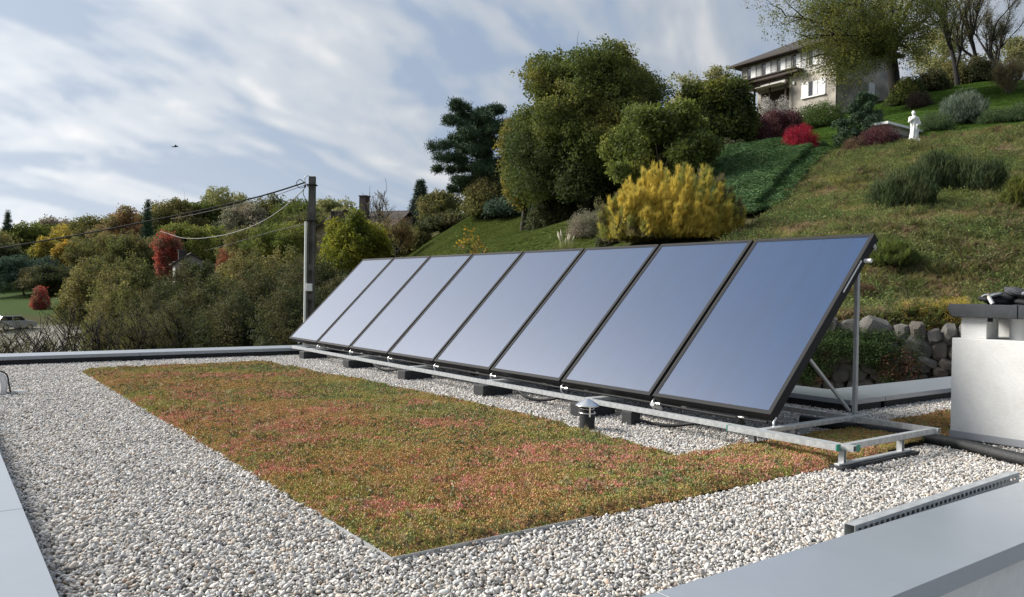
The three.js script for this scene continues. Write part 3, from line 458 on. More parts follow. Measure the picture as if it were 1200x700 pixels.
// cable entry at the gravel edge
(() => {
  const c = thing('cable_entry', 'white swan neck cable pipe with black cable on the gravel', 'cable pipe', [0.60, 0, -9.82]);
  mesh('base_plate', span(-0.1, 0.14, -0.01, 0.016, -0.09, 0.1, 0.006), M.blackRubber, c);
  mesh('neck', tube([V(0.03, 0.01, 0), V(0.03, 0.13, 0), V(0.0, 0.19, 0), V(-0.06, 0.2, 0), V(-0.1, 0.16, 0), V(-0.11, 0.1, 0)], 0.032, 40, 16), M.pvcWhite, c);
  mesh('cable', tube([V(-0.11, 0.11, 0.01), V(-0.09, 0.19, 0.02), V(-0.02, 0.245, 0.03), V(0.05, 0.21, 0.03), V(0.075, 0.1, 0.03), V(0.09, 0.02, 0.03)], 0.008, 40, 8), M.cableBlack, c);
  mesh('offcut', tube([V(0.12, 0.022, 0.0), V(0.17, 0.018, 0.02), V(0.24, 0.014, 0.03)], 0.012, 10, 8), M.pvcWhite, c);
})();

// ------------------------------------------------------------------ retaining wall of dry stones, terrace, plants on it
(() => {
  const A = ground(905, 14.0), B = ground(1330, 12.0); A.y = B.y = 0; const dir = B.clone().sub(A), len = dir.length(); dir.normalize(); const yaw = Math.atan2(-dir.z, dir.x);
  const w = thing('dry_stone_wall', 'rough dry stone retaining wall at the foot of the bank', 'stone wall', [A.x, 0, A.z]); w.rotation.y = yaw;
  mesh('earth_core', metricUV(span(-0.5, len + 0.5, -2.6, 0.38, -0.75, -0.13)), std(0.055, 0.048, 0.038, 0.95, { map: grain }), w);
  const gs = [0, 1, 2, 3, 4, 5].map((k) => { const q = rng(100 + k); let g = new THREE.IcosahedronGeometry(1, 1); g.deleteAttribute('uv'); g.deleteAttribute('normal'); g = mergeVertices(g, 1e-4); const p = g.attributes.position; for (let i = 0; i < p.count; i++) { const f = (v) => Math.sign(v) * Math.pow(Math.abs(v), 0.55) * (0.82 + 0.3 * q()); p.setXYZ(i, f(p.getX(i)), f(p.getY(i)), f(p.getZ(i))); } g = g.toNonIndexed(); g.computeVertexNormals(); return metricUV(toCreasedNormals(g, 0.35), 1.5); }), r = rng(77);
  let y = -0.75; while (y < 0.42) { const h = 0.13 + 0.17 * r(); let x = r() * 0.2; while (x < len) { const L = 0.13 + 0.38 * r() * r() + 0.08 * r(), hh = h * (0.7 + 0.6 * r()); const m = mesh('stone', gs[Math.floor(r() * 6)], M.stone[Math.floor(r() * 4)], w); m.position.set(x + L / 2, y + hh / 2 + (r() - 0.5) * 0.05, -0.12 + (r() - 0.5) * 0.08); m.scale.set(L * 0.53, hh * 0.56, 0.16); m.rotation.set((r() - 0.5) * 0.6, (r() - 0.5) * 0.6, (r() - 0.5) * 0.9); x += L; } y += h * 0.93; }
  // creeper hanging over the wall
  const at = (x, yy, z) => V(x, yy, z).applyAxisAngle(V(0, 1, 0), yaw).add(V(A.x, 0, A.z));
  const iv = thing('hanging_creeper', 'dark green creeper spilling down over the stone wall', 'creeper');
  scatter('foliage', G.fineLeaf, M.leaf, 2400, 5, (i, r) => { const x = r() * 2.35, e = fbm(x * 1.4, 3, 3), low = lerp(-0.75, 0.25, clamp((e - 0.3) * 2.2)); const yy = lerp(low, 0.55, r()); if (x > 1.9 && r() < 0.6) return; const k = 0.7 + 0.6 * r(), red = fbm(x * 2 + 8, yy * 3, 2) > 0.66; return { p: at(x, yy, 0.06 + 0.14 * r() - 0.12 * (yy > 0.4)), s: 0.05 + 0.05 * r(), c: red && r() < 0.7 ? [0.13 * k, 0.06 * k, 0.035 * k] : [0.05 * k, 0.085 * k, 0.022 * k] }; }, iv);
  const fl = thing('flower_cushion', 'low yellow and orange flowering cushion on the terrace above the stones', 'flowers');
  scatter('foliage', G.fineLeaf, M.leaf, 1500, 6, (i, r) => { const g = ground(lerp(1052, 1135, r()), lerp(12.95, 14.6, r())), k = 0.7 + 0.6 * r(), t = r(); g.y += 0.03 + 0.2 * r() * r(); return { p: g, s: 0.045 + 0.03 * r(), c: t < 0.5 ? [0.36 * k, 0.27 * k, 0.03 * k] : t < 0.75 ? [0.2 * k, 0.19 * k, 0.03 * k] : [0.45 * k, 0.27 * k, 0.15 * k] }; }, fl);
  tag(scatter('terrace_straw', G.turf, M.blade, 1500, 7, (i, r) => { const k = 0.7 + 0.6 * r(); return { p: ground(lerp(960, 1062, r()), lerp(13.4, 15, r()), 0.01), s: [0.1, 0.05 + 0.05 * r(), 0.1], yaw: r() * 6.28, c: [0.26 * k, 0.23 * k, 0.13 * k] }; }), 'dry straw coloured grass on the terrace above the stone wall', 'dry grass');
})();

// bank cover, lawns
const sampleZone = (poly, r) => { let x0 = 1e9, x1 = -1e9, y0 = 1e9, y1 = -1e9; for (const [a, b] of poly) { x0 = Math.min(x0, a); x1 = Math.max(x1, a); y0 = Math.min(y0, b); y1 = Math.max(y1, b); } for (let k = 0; k < 50; k++) { const s = lerp(x0, x1, r()), d = lerp(y0, y1, r()); if (inside(poly, s, d)) return [s, d]; } return null; };
const pxOf = (s, d) => 600 + s / d * FOCAL;
tag(scatter('bank_ground_cover', G.tuft, M.blade, 52000, 31, (i, r) => {
  const q = sampleZone(Z.bank, r); if (!q) return; const [s, d] = q, [x, z] = plan(s, d), n = fbm(s * 0.55, d * 0.55, 4), m = fbm(s * 1.9 + 20, d * 1.9, 3), px = pxOf(s, d), k = 0.65 + 0.7 * r();
  if (px > 1155 && px < 1190 && d > 27 && d < 33 && r() < 0.9) return; if (m > 0.6 && d > 22 && r() < 0.75) return;
  let c = n > 0.5 ? [0.25, 0.22, 0.085] : [0.17, 0.195, 0.06]; if (m > 0.48 && r() < 0.55) c = [0.29, 0.21, 0.125]; if (fbm(s * 0.9 + 70, d * 0.9, 3) > 0.62) c = [0.23, 0.22, 0.06]; if (d > 30 && r() < 0.6) c = [0.22, 0.225, 0.085];
  const h = (0.05 + 0.13 * r()) * (0.6 + 0.8 * n); return { p: V(x, heightAt(s, d) - 0.02, z), s: [0.14 + 0.12 * r(), h, 0.14 + 0.12 * r()], yaw: r() * 6.28, tx: (r() - 0.5) * 0.5, tz: (r() - 0.5) * 0.5, c: c.map((v) => v * k) };
}), 'tangled olive ground cover over the steep bank', 'ground cover');
tag(scatter('bank_creeper', G.fineLeaf, M.leaf, 22000, 32, (i, r) => {
  const q = sampleZone(Z.bank, r); if (!q) return; const [s, d] = q, [x, z] = plan(s, d), n = fbm(s * 0.8 + 5, d * 0.8, 3); if (n < 0.45) return; const k = 0.65 + 0.7 * r();
  return { p: V(x, heightAt(s, d) + 0.04 + 0.08 * r(), z), s: [0.12 + 0.08 * r(), 0.06 + 0.05 * r(), 0.12 + 0.08 * r()], c: (n > 0.6 ? [0.09, 0.13, 0.035] : [0.14, 0.16, 0.05]).map((v) => v * k) };
}), 'small leaved green creeper patches on the steep bank', 'creeper');
tag(scatter('bank_tussocks', G.tuft, M.blade, 5200, 33, (i, r) => {
  const q = sampleZone(Z.bank, r); if (!q) return; const [s, d] = q, [x, z] = plan(s, d), n = fbm(s * 1.1 + 31, d * 1.1 + 7, 3); if (n < 0.46) return; const k = 0.6 + 0.7 * r(), h = 0.16 + 0.3 * r() * n;
  return { p: V(x, heightAt(s, d) - 0.03, z), s: [0.3 + 0.25 * r(), h, 0.3 + 0.25 * r()], yaw: r() * 6.28, tx: (r() - 0.5) * 0.6, tz: (r() - 0.5) * 0.6, c: (r() < 0.5 ? [0.085, 0.105, 0.032] : r() < 0.5 ? [0.15, 0.145, 0.05] : [0.17, 0.12, 0.07]).map((v) => v * k) };
}), 'coarse dark tussocks growing through the ground cover of the bank', 'tussocks');
for (const [nm, poly, n, pal, lab, h0] of [['lawn_grass', Z.upperLawn, 44000, [[0.10, 0.175, 0.03], [0.08, 0.145, 0.026], [0.13, 0.19, 0.035]], 'bright mown grass on the slope below the house', 0.06], ['meadow_grass', Z.midLawn, 40000, [[0.095, 0.135, 0.026], [0.115, 0.145, 0.03], [0.085, 0.12, 0.028]], 'green meadow grass on the slope under the large trees', 0.08]])
  tag(scatter(nm, G.turf, M.blade, n, 41, (i, r) => { const q = sampleZone(poly, r); if (!q) return; const [s, d] = q, [x, z] = plan(s, d), w = fbm(s * 0.3, d * 0.3, 4), k = 0.6 + 0.5 * w + 0.25 * r(), c = pal[Math.floor(clamp(w * 3.2 - 0.2 + (r() - 0.5), 0, 2.99))]; return { p: V(x, heightAt(s, d) - 0.01, z), s: [0.25, h0 * 0.6 + 0.05 * r(), 0.25], yaw: r() * 6.28, c: c.map((v) => v * k) }; }), lab, 'grass');
tag(scatter('juniper_mat', G.spray, M.needle, 44000, 43, (i, r) => {
  const q = sampleZone(Z.juniper, r); if (!q) return; const [s, d] = q, [x, z] = plan(s, d), n = fbm(s * 0.8, d * 0.8, 4), k = 0.65 + 0.7 * r(); let e = 9; for (let a = 0; a < 8; a++) if (!inside(Z.juniper, s + 0.8 * Math.cos(a * 0.785), d + 0.8 * Math.sin(a * 0.785))) e = 0.5;
  return { p: V(x, heightAt(s, d) + (e < 1 ? 0.12 : 0.45) * (0.35 + 0.65 * Math.sqrt(r())) + 0.5 * (n - 0.5) + 0.1, z), s: [0.2, 0.09, 0.2], yaw: r() * 6.28, tx: (r() - 0.5) * 0.7, tz: (r() - 0.5) * 0.7, c: (r() < 0.2 ? [0.12, 0.185, 0.06] : [0.08, 0.15, 0.055]).map((v) => v * k) };
}), 'thick blue green juniper carpet on the slope beside the golden shrub', 'juniper');
// ------------------------------------------------------------------ trees and shrubs
// base on the ground at photo column px, depth d; top row ty; width in photo pixels w
function place(px, d, ty, w) { const b = ground(px, d), top = seen(px, ty, d); return { b, H: top.y - b.y, R: w / 2 / FOCAL * d }; }
function limbs(r, H, R, base, n, r0, lean = [0, 0]) {      // trunk path and main limbs, in the tree's own frame
  const tr = [], rad = [], N = 7; for (let i = 0; i <= N; i++) { const t = i / N; tr.push(V(lean[0] * t + (r() - 0.5) * R * 0.05 * (i > 0), -0.3 + (H * base + 0.3 + H * 0.42 * (1 - base)) * t, lean[1] * t + (r() - 0.5) * R * 0.05 * (i > 0))); rad.push(r0 * (1.25 - 0.85 * t) * (i === 0 ? 1.25 : 1)); }
  const out = [], tips = [];
  for (let k = 0; k < n; k++) {
    const i0 = 3 + Math.floor(r() * (N - 2)), p0 = tr[Math.min(i0, N)].clone(), a = k / n * 6.283 + r(), el = 0.25 + 0.9 * r(), L = R * (0.65 + 0.45 * r()), dir = V(Math.cos(a) * Math.cos(el), Math.sin(el), Math.sin(a) * Math.cos(el));
    const P = [p0]; let p = p0.clone(); const S = 5; for (let s = 1; s <= S; s++) { dir.add(V((r() - 0.5) * 0.35, 0.06, (r() - 0.5) * 0.35)).normalize(); p = p.clone().addScaledVector(dir, L / S); P.push(p); }
    const q0 = rad[Math.min(i0, N)] * 0.6; out.push(tapered(P, P.map((_, s) => q0 * (1 - 0.85 * s / S)), 6)); tips.push(p);
    for (let c = 0; c < 3; c++) { const s0 = 2 + Math.floor(r() * 3), d2 = dir.clone().add(V((r() - 0.5) * 1.8, (r() - 0.2) * 1.0, (r() - 0.5) * 1.8)).normalize(), Q = [P[s0]]; let q = P[s0].clone(); for (let s = 1; s <= 4; s++) { d2.add(V((r() - 0.5) * 0.4, 0.05, (r() - 0.5) * 0.4)).normalize(); q = q.clone().addScaledVector(d2, L * 0.14); Q.push(q); } out.push(tapered(Q, Q.map((_, s) => q0 * 0.4 * (1 - 0.2 * s)), 4)); tips.push(q); }
  }
  return { trunk: tapered(tr, rad, 10), branches: out, tips };
}
// broadleaf: lobed crown of leaf clumps round a limb skeleton
function broadleaf(o) {
  const { b, H, R } = place(o.px, o.d, o.ty, o.w), r = rng(o.seed), t = thing(o.name ?? 'broadleaf_tree', o.label, o.category ?? 'tree', [b.x, b.y, b.z], o.group);
  const base = o.base ?? 0.22, L = limbs(r, H, R, base, o.limbs ?? 7, o.trunk ?? H * 0.022);
  mesh('trunk', L.trunk, o.bark ?? M.bark, t); if (o.limbs !== 0 && L.branches.length) mesh('branchwork', merge(L.branches), o.bark ?? M.bark, t).userData.kind = 'stuff';
  const cy0 = H * base, ch = H - cy0, lobes = [];
  const nl = o.lobes ?? 20; for (let k = 0; k < nl; k++) { const v = k / nl, a = k * 2.4 + r(), yy = lerp(0.18, 0.88, v), prof = Math.pow(Math.sin(Math.PI * clamp(0.12 + yy * (o.shape ?? 0.82))), 0.7), rr = R * prof * (0.25 + 0.6 * Math.sqrt(r())); lobes.push([Math.cos(a) * rr, cy0 + ch * yy, Math.sin(a) * rr, R * (o.lr ?? 1) * (0.25 + 0.2 * r()), ch * (o.lr ?? 1) * (0.11 + 0.08 * r())]); }
  const n = o.n ?? 2600, sz = o.leaf ?? 0.3, gap = o.gap ?? 0.42, geo = o.geo ?? G.leaf[o.seed % 3];
  scatter('crown', geo, o.mat ?? M.leaf, n, o.seed + 1, (i, r) => {
    const l = lobes[Math.floor(r() * nl)], a = r() * 6.283, cz = r() * 2 - 1, sq = Math.sqrt(1 - cz * cz), k = Math.pow(r(), o.shell ?? 0.4) * (r() < 0.14 ? 1 + 0.32 * r() : 1), p = V(l[0] + Math.cos(a) * sq * k * l[3], l[1] + cz * k * l[4], l[2] + Math.sin(a) * sq * k * l[3]);
    if (p.y < cy0 * 0.75 || fbm(p.x * 0.9 / Math.max(R, 1) * 3 + o.seed, p.y * 0.8 / Math.max(R, 1) * 3 + p.z * 0.7, 3) < gap - 0.14) return;
    const w = fbm(p.x * 1.7 / R + o.seed, p.y * 1.7 / R + p.z / R, 3), pal = o.pal, ci = clamp((w - 0.25) * 2 * pal.length + (r() - 0.5) * 1.2, 0, pal.length - 0.01), c = pal[Math.floor(ci)], q = 0.75 + 0.5 * r();
    return { p, s: sz * (0.45 + 1.0 * r()), c: c.map((v) => v * q) };
  }, t);
  return t;
}
// bush: a mound of leaf clumps from the ground up, with short stems
function bush(o) {
  const { b, H, R } = place(o.px, o.d, o.ty, o.w), r = rng(o.seed), t = thing(o.name ?? 'shrub', o.label, o.category ?? 'shrub', [b.x, b.y, b.z], o.group), st = [];
  for (let k = 0; k < 6; k++) { const a = r() * 6.28, P = [0, 1, 2, 3].map((s) => V(Math.cos(a) * R * 0.18 * s * r(), -0.1 + H * 0.22 * s, Math.sin(a) * R * 0.18 * s * r())); st.push(tapered(P, P.map((_, s) => 0.02 * (1 + H * 0.4) * (1 - 0.25 * s)), 5)); }
  mesh('stems', merge(st), o.bark ?? M.barkDark, t).userData.kind = 'stuff';
  scatter('foliage', o.geo ?? G.leaf[o.seed % 3], o.mat ?? M.leaf, o.n ?? 1500, o.seed + 1, (i, r) => {
    const a = r() * 6.283, cz = r() * 1.0, sq = Math.sqrt(1 - cz * cz), k = Math.pow(r(), 0.4), lum = 0.58 + 0.78 * fbm(Math.cos(a) * 2.3 + o.seed, Math.sin(a) * 2.3 + cz * 3, 3);
    const p = V(Math.cos(a) * sq * k * R * lum, H * (0.04 + 0.94 * cz * k * Math.min(1, lum)), Math.sin(a) * sq * k * R * lum); if (fbm(p.x * 2.2 / R + o.seed, p.y * 2.2 / H + p.z * 2 / R, 3) < (o.gap ?? 0.36) - 0.05) return;
    const w = fbm(p.x * 2.2 / R + 9, p.y * 2.2 / H + p.z / R, 3), pal = o.pal, c = pal[Math.floor(clamp((w - 0.25) * 2 * pal.length + (r() - 0.5) * 1.4, 0, pal.length - 0.01))], q = 0.7 + 0.6 * r();
    const s = (o.leaf ?? 0.2) * (0.7 + 0.6 * r()); if (o.up) return { p, s: [s, s * (o.tall ?? 2), s], yaw: r() * 6.28, tx: (r() - 0.5) * 0.5 + sq * Math.sin(a) * 0.35, tz: (r() - 0.5) * 0.5 - sq * Math.cos(a) * 0.35, c: c.map((v) => v * q) };
    return { p, s, c: c.map((v) => v * q) };
  }, t);
  return t;
}
// twiggy tree: forking bare branches with a few leaves left
function twiggy(o) {
  const { b, H, R } = place(o.px, o.d, o.ty, o.w), r = rng(o.seed), t = thing(o.name ?? 'bare_tree', o.label, 'tree', [b.x, b.y, b.z], o.group), out = [], tips = [];
  const grow = (p, dir, len, rad, lev) => {
    const S = lev > 1 ? 5 : 4, P = [p]; let q = p.clone(); const dd = dir.clone(); for (let s = 1; s <= S; s++) { dd.add(V((r() - 0.5) * 0.3, 0.04, (r() - 0.5) * 0.3)).normalize(); q = q.clone().addScaledVector(dd, len / S); P.push(q); }
    (lev === o.lev ? trunkG : out).push(tapered(P, P.map((_, s) => Math.max(o.minR ?? 0.006, rad * (1 - 0.55 * s / S))), lev > 2 ? 7 : 4)); if (lev <= 1) { for (const v of P) tips.push(v); }
    if (lev > 0) { const n = lev === o.lev ? o.fork ?? 5 : 3 + Math.floor(r() * 2); for (let k = 0; k < n; k++) { const s0 = 1 + Math.floor(r() * S), nd = dd.clone().add(V((r() - 0.5) * (o.wide ?? 1.5), (r() - 0.25) * 0.8, (r() - 0.5) * (o.wide ?? 1.5))).normalize(); grow(P[Math.min(s0 + (k === 0 ? 1 : 0), S)], nd, len * (0.58 + 0.25 * r()), rad * 0.52, lev - 1); } }
  };
  const trunkG = []; const stems = o.stems ?? 1; for (let k = 0; k < stems; k++) grow(V((r() - 0.5) * 0.4 * (stems > 1), -0.2, (r() - 0.5) * 0.4 * (stems > 1)), V((r() - 0.5) * (stems > 1 ? 1.0 : 0.25), 1, (r() - 0.5) * (stems > 1 ? 1.0 : 0.25)).normalize(), H * (o.first ?? 0.42), o.trunk ?? H * 0.016, o.lev);
  mesh('trunk', merge(trunkG), o.bark ?? M.barkDark, t); mesh('branchwork', merge(out), o.bark ?? M.barkDark, t).userData.kind = 'stuff';
  if (o.n) scatter('crown', o.geo ?? G.fineLeaf, M.leaf, o.n, o.seed + 2, (i, r) => { const v = tips[Math.floor(r() * tips.length)]; return { p: v.clone().add(V((r() - 0.5) * o.leaf * 2, (r() - 0.5) * o.leaf * 2, (r() - 0.5) * o.leaf * 2)), s: o.leaf * (0.6 + 0.6 * r()), c: pick(o.pal, r) }; }, t);
  return t;
}
function spruce(o) {
  const { b, H, R } = place(o.px, o.d, o.ty, o.w), r = rng(o.seed), t = thing(o.name ?? 'spruce_tree', o.label, 'tree', [b.x, b.y, b.z], o.group);
  mesh('trunk', tapered([V(0, -0.3, 0), V(0, H * 0.5, 0), V(0, H * 0.98, 0)], [H * 0.016, H * 0.01, 0.02], 8), M.barkDark, t);
  scatter('crown', G.spray, M.needle, o.n ?? 1600, o.seed, (i, r) => { const f = Math.pow(r(), 0.6), y = H * (1 - f * 0.92), a = Math.floor(r() * 9) * 0.698 + Math.floor(f * 14) * 1.1 + (r() - 0.5) * 0.35, rr = R * f * (0.75 + 0.35 * hash2(Math.floor(f * 14), Math.floor(a * 3))), k = Math.sqrt(r()); return { p: V(Math.cos(a) * rr * k, y - 0.12 * rr * k + 0.03 * H * (r() - 0.5), Math.sin(a) * rr * k), s: [o.leaf ?? 0.5, (o.leaf ?? 0.5) * 0.6, o.leaf ?? 0.5], yaw: r() * 6.28, c: pick(o.pal, r) }; }, t);
}
function pine(o) {      // open irregular pads on level limbs
  const { b, H, R } = place(o.px, o.d, o.ty, o.w), r = rng(o.seed), t = thing(o.name ?? 'pine_tree', o.label, 'tree', [b.x, b.y, b.z], o.group), br = [], pads = [];
  mesh('trunk', tapered([V(0, -0.3, 0), V(0.1, H * 0.35, 0), V(-0.1, H * 0.7, 0.1), V(0, H * 0.97, 0)], [H * 0.02, H * 0.016, H * 0.01, 0.03], 8), M.barkDark, t);
  const nb = o.limbs ?? 26; for (let k = 0; k < nb; k++) { const f = k / nb, y = H * lerp(0.96, o.base ?? 0.25, f), a = k * 2.4 + r() * 0.8, L = R * (o.profile ? o.profile(f) : 0.35 + 0.75 * Math.sin(Math.PI * Math.min(1, 0.15 + f * 0.75))) * (0.7 + 0.45 * r()), e = V(Math.cos(a) * L, y + L * 0.12 * (1 - f) - L * 0.1 * f, Math.sin(a) * L); br.push(tapered([V(0, y - 0.2, 0), V(e.x * 0.5, y + L * 0.03, e.z * 0.5), e], [H * 0.006 + 0.01, H * 0.004 + 0.008, 0.012], 5)); for (const q of [0.45, 0.75, 1]) pads.push([e.x * q + (r() - 0.5) * L * 0.35, lerp(y, e.y, q) + (r() - 0.5) * 0.3, e.z * q + (r() - 0.5) * L * 0.35, L * 0.24 * (0.5 + 0.9 * r())]); }
  mesh('branchwork', merge(br), M.barkDark, t).userData.kind = 'stuff';
  scatter('crown', G.spray, M.needle, o.n ?? 2600, o.seed + 1, (i, r) => { const p = pads[Math.floor(r() * pads.length)], a = r() * 6.28, k = Math.sqrt(r()) * p[3]; return { p: V(p[0] + Math.cos(a) * k, p[1] + (r() - 0.3) * p[3] * 0.7, p[2] + Math.sin(a) * k), s: (o.leaf ?? 0.45) * (0.7 + 0.5 * r()), c: pick(o.pal, r) }; }, t);
}
const P_ = {
  oak: [[0.05, 0.07, 0.018], [0.075, 0.1, 0.022], [0.105, 0.125, 0.026], [0.16, 0.155, 0.034]],
  lime: [[0.085, 0.11, 0.022], [0.12, 0.145, 0.028], [0.165, 0.175, 0.035]],
  olive: [[0.09, 0.098, 0.03], [0.125, 0.122, 0.036], [0.165, 0.142, 0.05]],
  yellow: [[0.17, 0.17, 0.035], [0.24, 0.21, 0.04], [0.28, 0.22, 0.04]],
  gold: [[0.33, 0.2, 0.035], [0.36, 0.23, 0.035], [0.2, 0.17, 0.035]],
  rust: [[0.247, 0.143, 0.065], [0.195, 0.150, 0.065], [0.156, 0.156, 0.052]],
  red: [[0.30, 0.06, 0.04], [0.26, 0.08, 0.055], [0.17, 0.09, 0.055]],
  crimson: [[0.29, 0.01, 0.03], [0.36, 0.016, 0.042], [0.2, 0.01, 0.025]],
  purple: [[0.058, 0.018, 0.026], [0.091, 0.026, 0.036], [0.117, 0.052, 0.046]],
  conifer: [[0.029, 0.058, 0.029], [0.039, 0.072, 0.034], [0.055, 0.091, 0.039]],
  bluegreen: [[0.039, 0.065, 0.042], [0.058, 0.088, 0.055]],
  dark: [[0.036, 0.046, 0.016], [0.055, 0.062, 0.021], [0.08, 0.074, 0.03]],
  pale: [[0.195, 0.202, 0.072], [0.247, 0.234, 0.098], [0.169, 0.182, 0.065]],
  grey: [[0.195, 0.169, 0.130], [0.221, 0.189, 0.137], [0.169, 0.169, 0.104]],
};
// --- the large trees on the slope
broadleaf({ px: 690, d: 46, ty: 52, w: 204, seed: 201, n: 24000, lobes: 90, lr: 0.72, shell: 0.32, leaf: 0.22, base: 0.0, trunk: 0.34, limbs: 12, shape: 0.8, gap: 0.36, pal: P_.oak, label: 'huge round crowned dark green tree standing behind the golden shrub' });
broadleaf({ px: 612, d: 50, ty: 128, w: 66, seed: 203, n: 2600, lobes: 14, leaf: 0.28, base: 0.12, pal: [[0.08, 0.09, 0.02], [0.13, 0.125, 0.025], [0.19, 0.16, 0.03]], gap: 0.5, label: 'yellowing slim tree tucked between the pine and the huge round tree' });
broadleaf({ px: 772, d: 36, ty: 122, w: 136, seed: 205, n: 6000, lobes: 26, lr: 0.85, leaf: 0.24, base: 0.06, pal: P_.lime, label: 'lighter yellow green tree in front of the huge round tree', trunk: 0.14 });
broadleaf({ px: 838, d: 44, ty: 96, w: 100, seed: 207, n: 4800, lobes: 26, lr: 0.85, leaf: 0.26, base: 0.04, pal: [[0.045, 0.065, 0.013], [0.075, 0.09, 0.015], [0.12, 0.125, 0.018]], label: 'dense olive green tree beside the purple leaved hedge', trunk: 0.16 });
broadleaf({ px: 822, d: 66, ty: 82, w: 90, seed: 209, n: 1700, lobes: 12, leaf: 0.3, gap: 0.54, base: 0.3, pal: P_.pale, label: 'pale thinly leaved tree rising behind the olive green tree' });
pine({ px: 556, d: 60, ty: 124, w: 84, seed: 211, n: 5200, limbs: 34, leaf: 0.36, base: 0.22, pal: P_.conifer, label: 'tall dark pine with open tiers on the ridge' });
spruce({ px: 491, d: 92, ty: 211, w: 42, seed: 213, pal: P_.bluegreen, leaf: 0.6, label: 'small pointed blue green spruce beside the dark roof' });
broadleaf({ px: 515, d: 84, ty: 222, w: 52, seed: 215, n: 1500, leaf: 0.36, base: 0.1, pal: P_.olive, gap: 0.5, label: 'thin olive tree between the spruce and the pine' });
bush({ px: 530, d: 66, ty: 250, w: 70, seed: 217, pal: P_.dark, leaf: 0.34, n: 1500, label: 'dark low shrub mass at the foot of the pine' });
bush({ px: 596, d: 56, ty: 232, w: 60, seed: 219, pal: P_.bluegreen, leaf: 0.3, n: 1500, label: 'blue green shrub beneath the slim yellowing tree' });
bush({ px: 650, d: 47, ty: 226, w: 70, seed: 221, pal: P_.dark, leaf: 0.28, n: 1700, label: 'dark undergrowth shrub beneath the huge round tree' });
bush({ px: 570, d: 58, ty: 205, w: 56, seed: 222, pal: P_.olive, leaf: 0.3, n: 1300, label: 'tall olive shrub in front of the pine trunk' });
bush({ px: 690, d: 34, ty: 246, w: 54, seed: 223, pal: P_.grey, leaf: 0.15, geo: G.fineLeaf, n: 1300, label: 'greyish brown fading shrub on the meadow below the huge round tree' });
bush({ px: 712, d: 27, ty: 248, w: 24, seed: 225, pal: P_.dark, leaf: 0.13, n: 900, label: 'narrow dark shrub next to the golden shrub' });
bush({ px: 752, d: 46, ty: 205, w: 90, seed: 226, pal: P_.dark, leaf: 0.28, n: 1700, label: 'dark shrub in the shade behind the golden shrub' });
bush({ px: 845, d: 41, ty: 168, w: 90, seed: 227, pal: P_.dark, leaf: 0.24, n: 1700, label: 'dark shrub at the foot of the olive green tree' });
// golden feathery shrub
(() => {
  const o = { px: 785, d: 24, ty: 193, w: 168, seed: 231 }, { b, H, R } = place(o.px, o.d, o.ty, o.w), r0 = rng(2), t = thing('golden_shrub', 'big feathery golden yellow shrub right behind the solar collectors', 'shrub', [b.x, b.y, b.z]), st = [];
  for (let k = 0; k < 40; k++) { const a = r0() * 6.28, e = r0() * R * 0.75, P = [V(Math.cos(a) * e * 0.3, -0.1, Math.sin(a) * e * 0.3), V(Math.cos(a) * e * 0.6, H * 0.35, Math.sin(a) * e * 0.6), V(Math.cos(a) * e, H * 0.7, Math.sin(a) * e)]; st.push(tapered(P, [0.014, 0.009, 0.004], 4)); }
  mesh('stems', merge(st), M.twig, t).userData.kind = 'stuff';
  const plumes = []; for (let k = 0; k < 420; k++) { const a = r0() * 6.283, q = Math.sqrt(r0()) * R * 0.9; plumes.push([Math.cos(a) * q, Math.sin(a) * q, H * (0.5 + 0.6 * r0()) * (1 - 0.8 * (q / R) ** 2), a, q / R, r0()]); }
  scatter('foliage', G.plume, M.blade, 26000, 233, (i, r) => {
    const p = plumes[Math.floor(r() * plumes.length)], y = Math.pow(r(), 0.75) * p[2], w = (0.2 * (1 - 0.93 * (y / p[2]))) + 0.015, a = r() * 6.28, k = Math.sqrt(r()) * w, n = fbm(p[0] * 1.1 + 3, y * 0.9 + p[1] * 0.6, 3) + 0.34 * (p[5] - 0.5), q = 0.7 + 0.6 * r();
    const lean = p[4] * 0.55, c = n > 0.56 ? [0.5, 0.4, 0.08] : n > 0.46 ? [0.38, 0.33, 0.07] : n > 0.36 ? [0.23, 0.24, 0.06] : [0.17, 0.15, 0.07], h = 0.12 + 0.13 * r();
    return { p: V(p[0] + Math.cos(a) * k + Math.cos(p[3]) * lean * y * 0.5, y - 0.05, p[1] + Math.sin(a) * k + Math.sin(p[3]) * lean * y * 0.5), s: [h * 0.7, h, h * 0.7], yaw: r() * 6.28, tx: Math.sin(p[3]) * lean + (r() - 0.5) * 0.8, tz: -Math.cos(p[3]) * lean + (r() - 0.5) * 0.8, c: c.map((v) => v * q) };
  }, t);
})();
bush({ px: 550, d: 24, ty: 257, w: 62, seed: 235, name: 'yellow_bush', pal: [[0.07, 0.075, 0.02], [0.3, 0.2, 0.02], [0.38, 0.25, 0.025], [0.16, 0.11, 0.03]], geo: G.bigLeaf, leaf: 0.1, n: 800, gap: 0.44, label: 'small bush with large yellow autumn leaves above the collector row' });
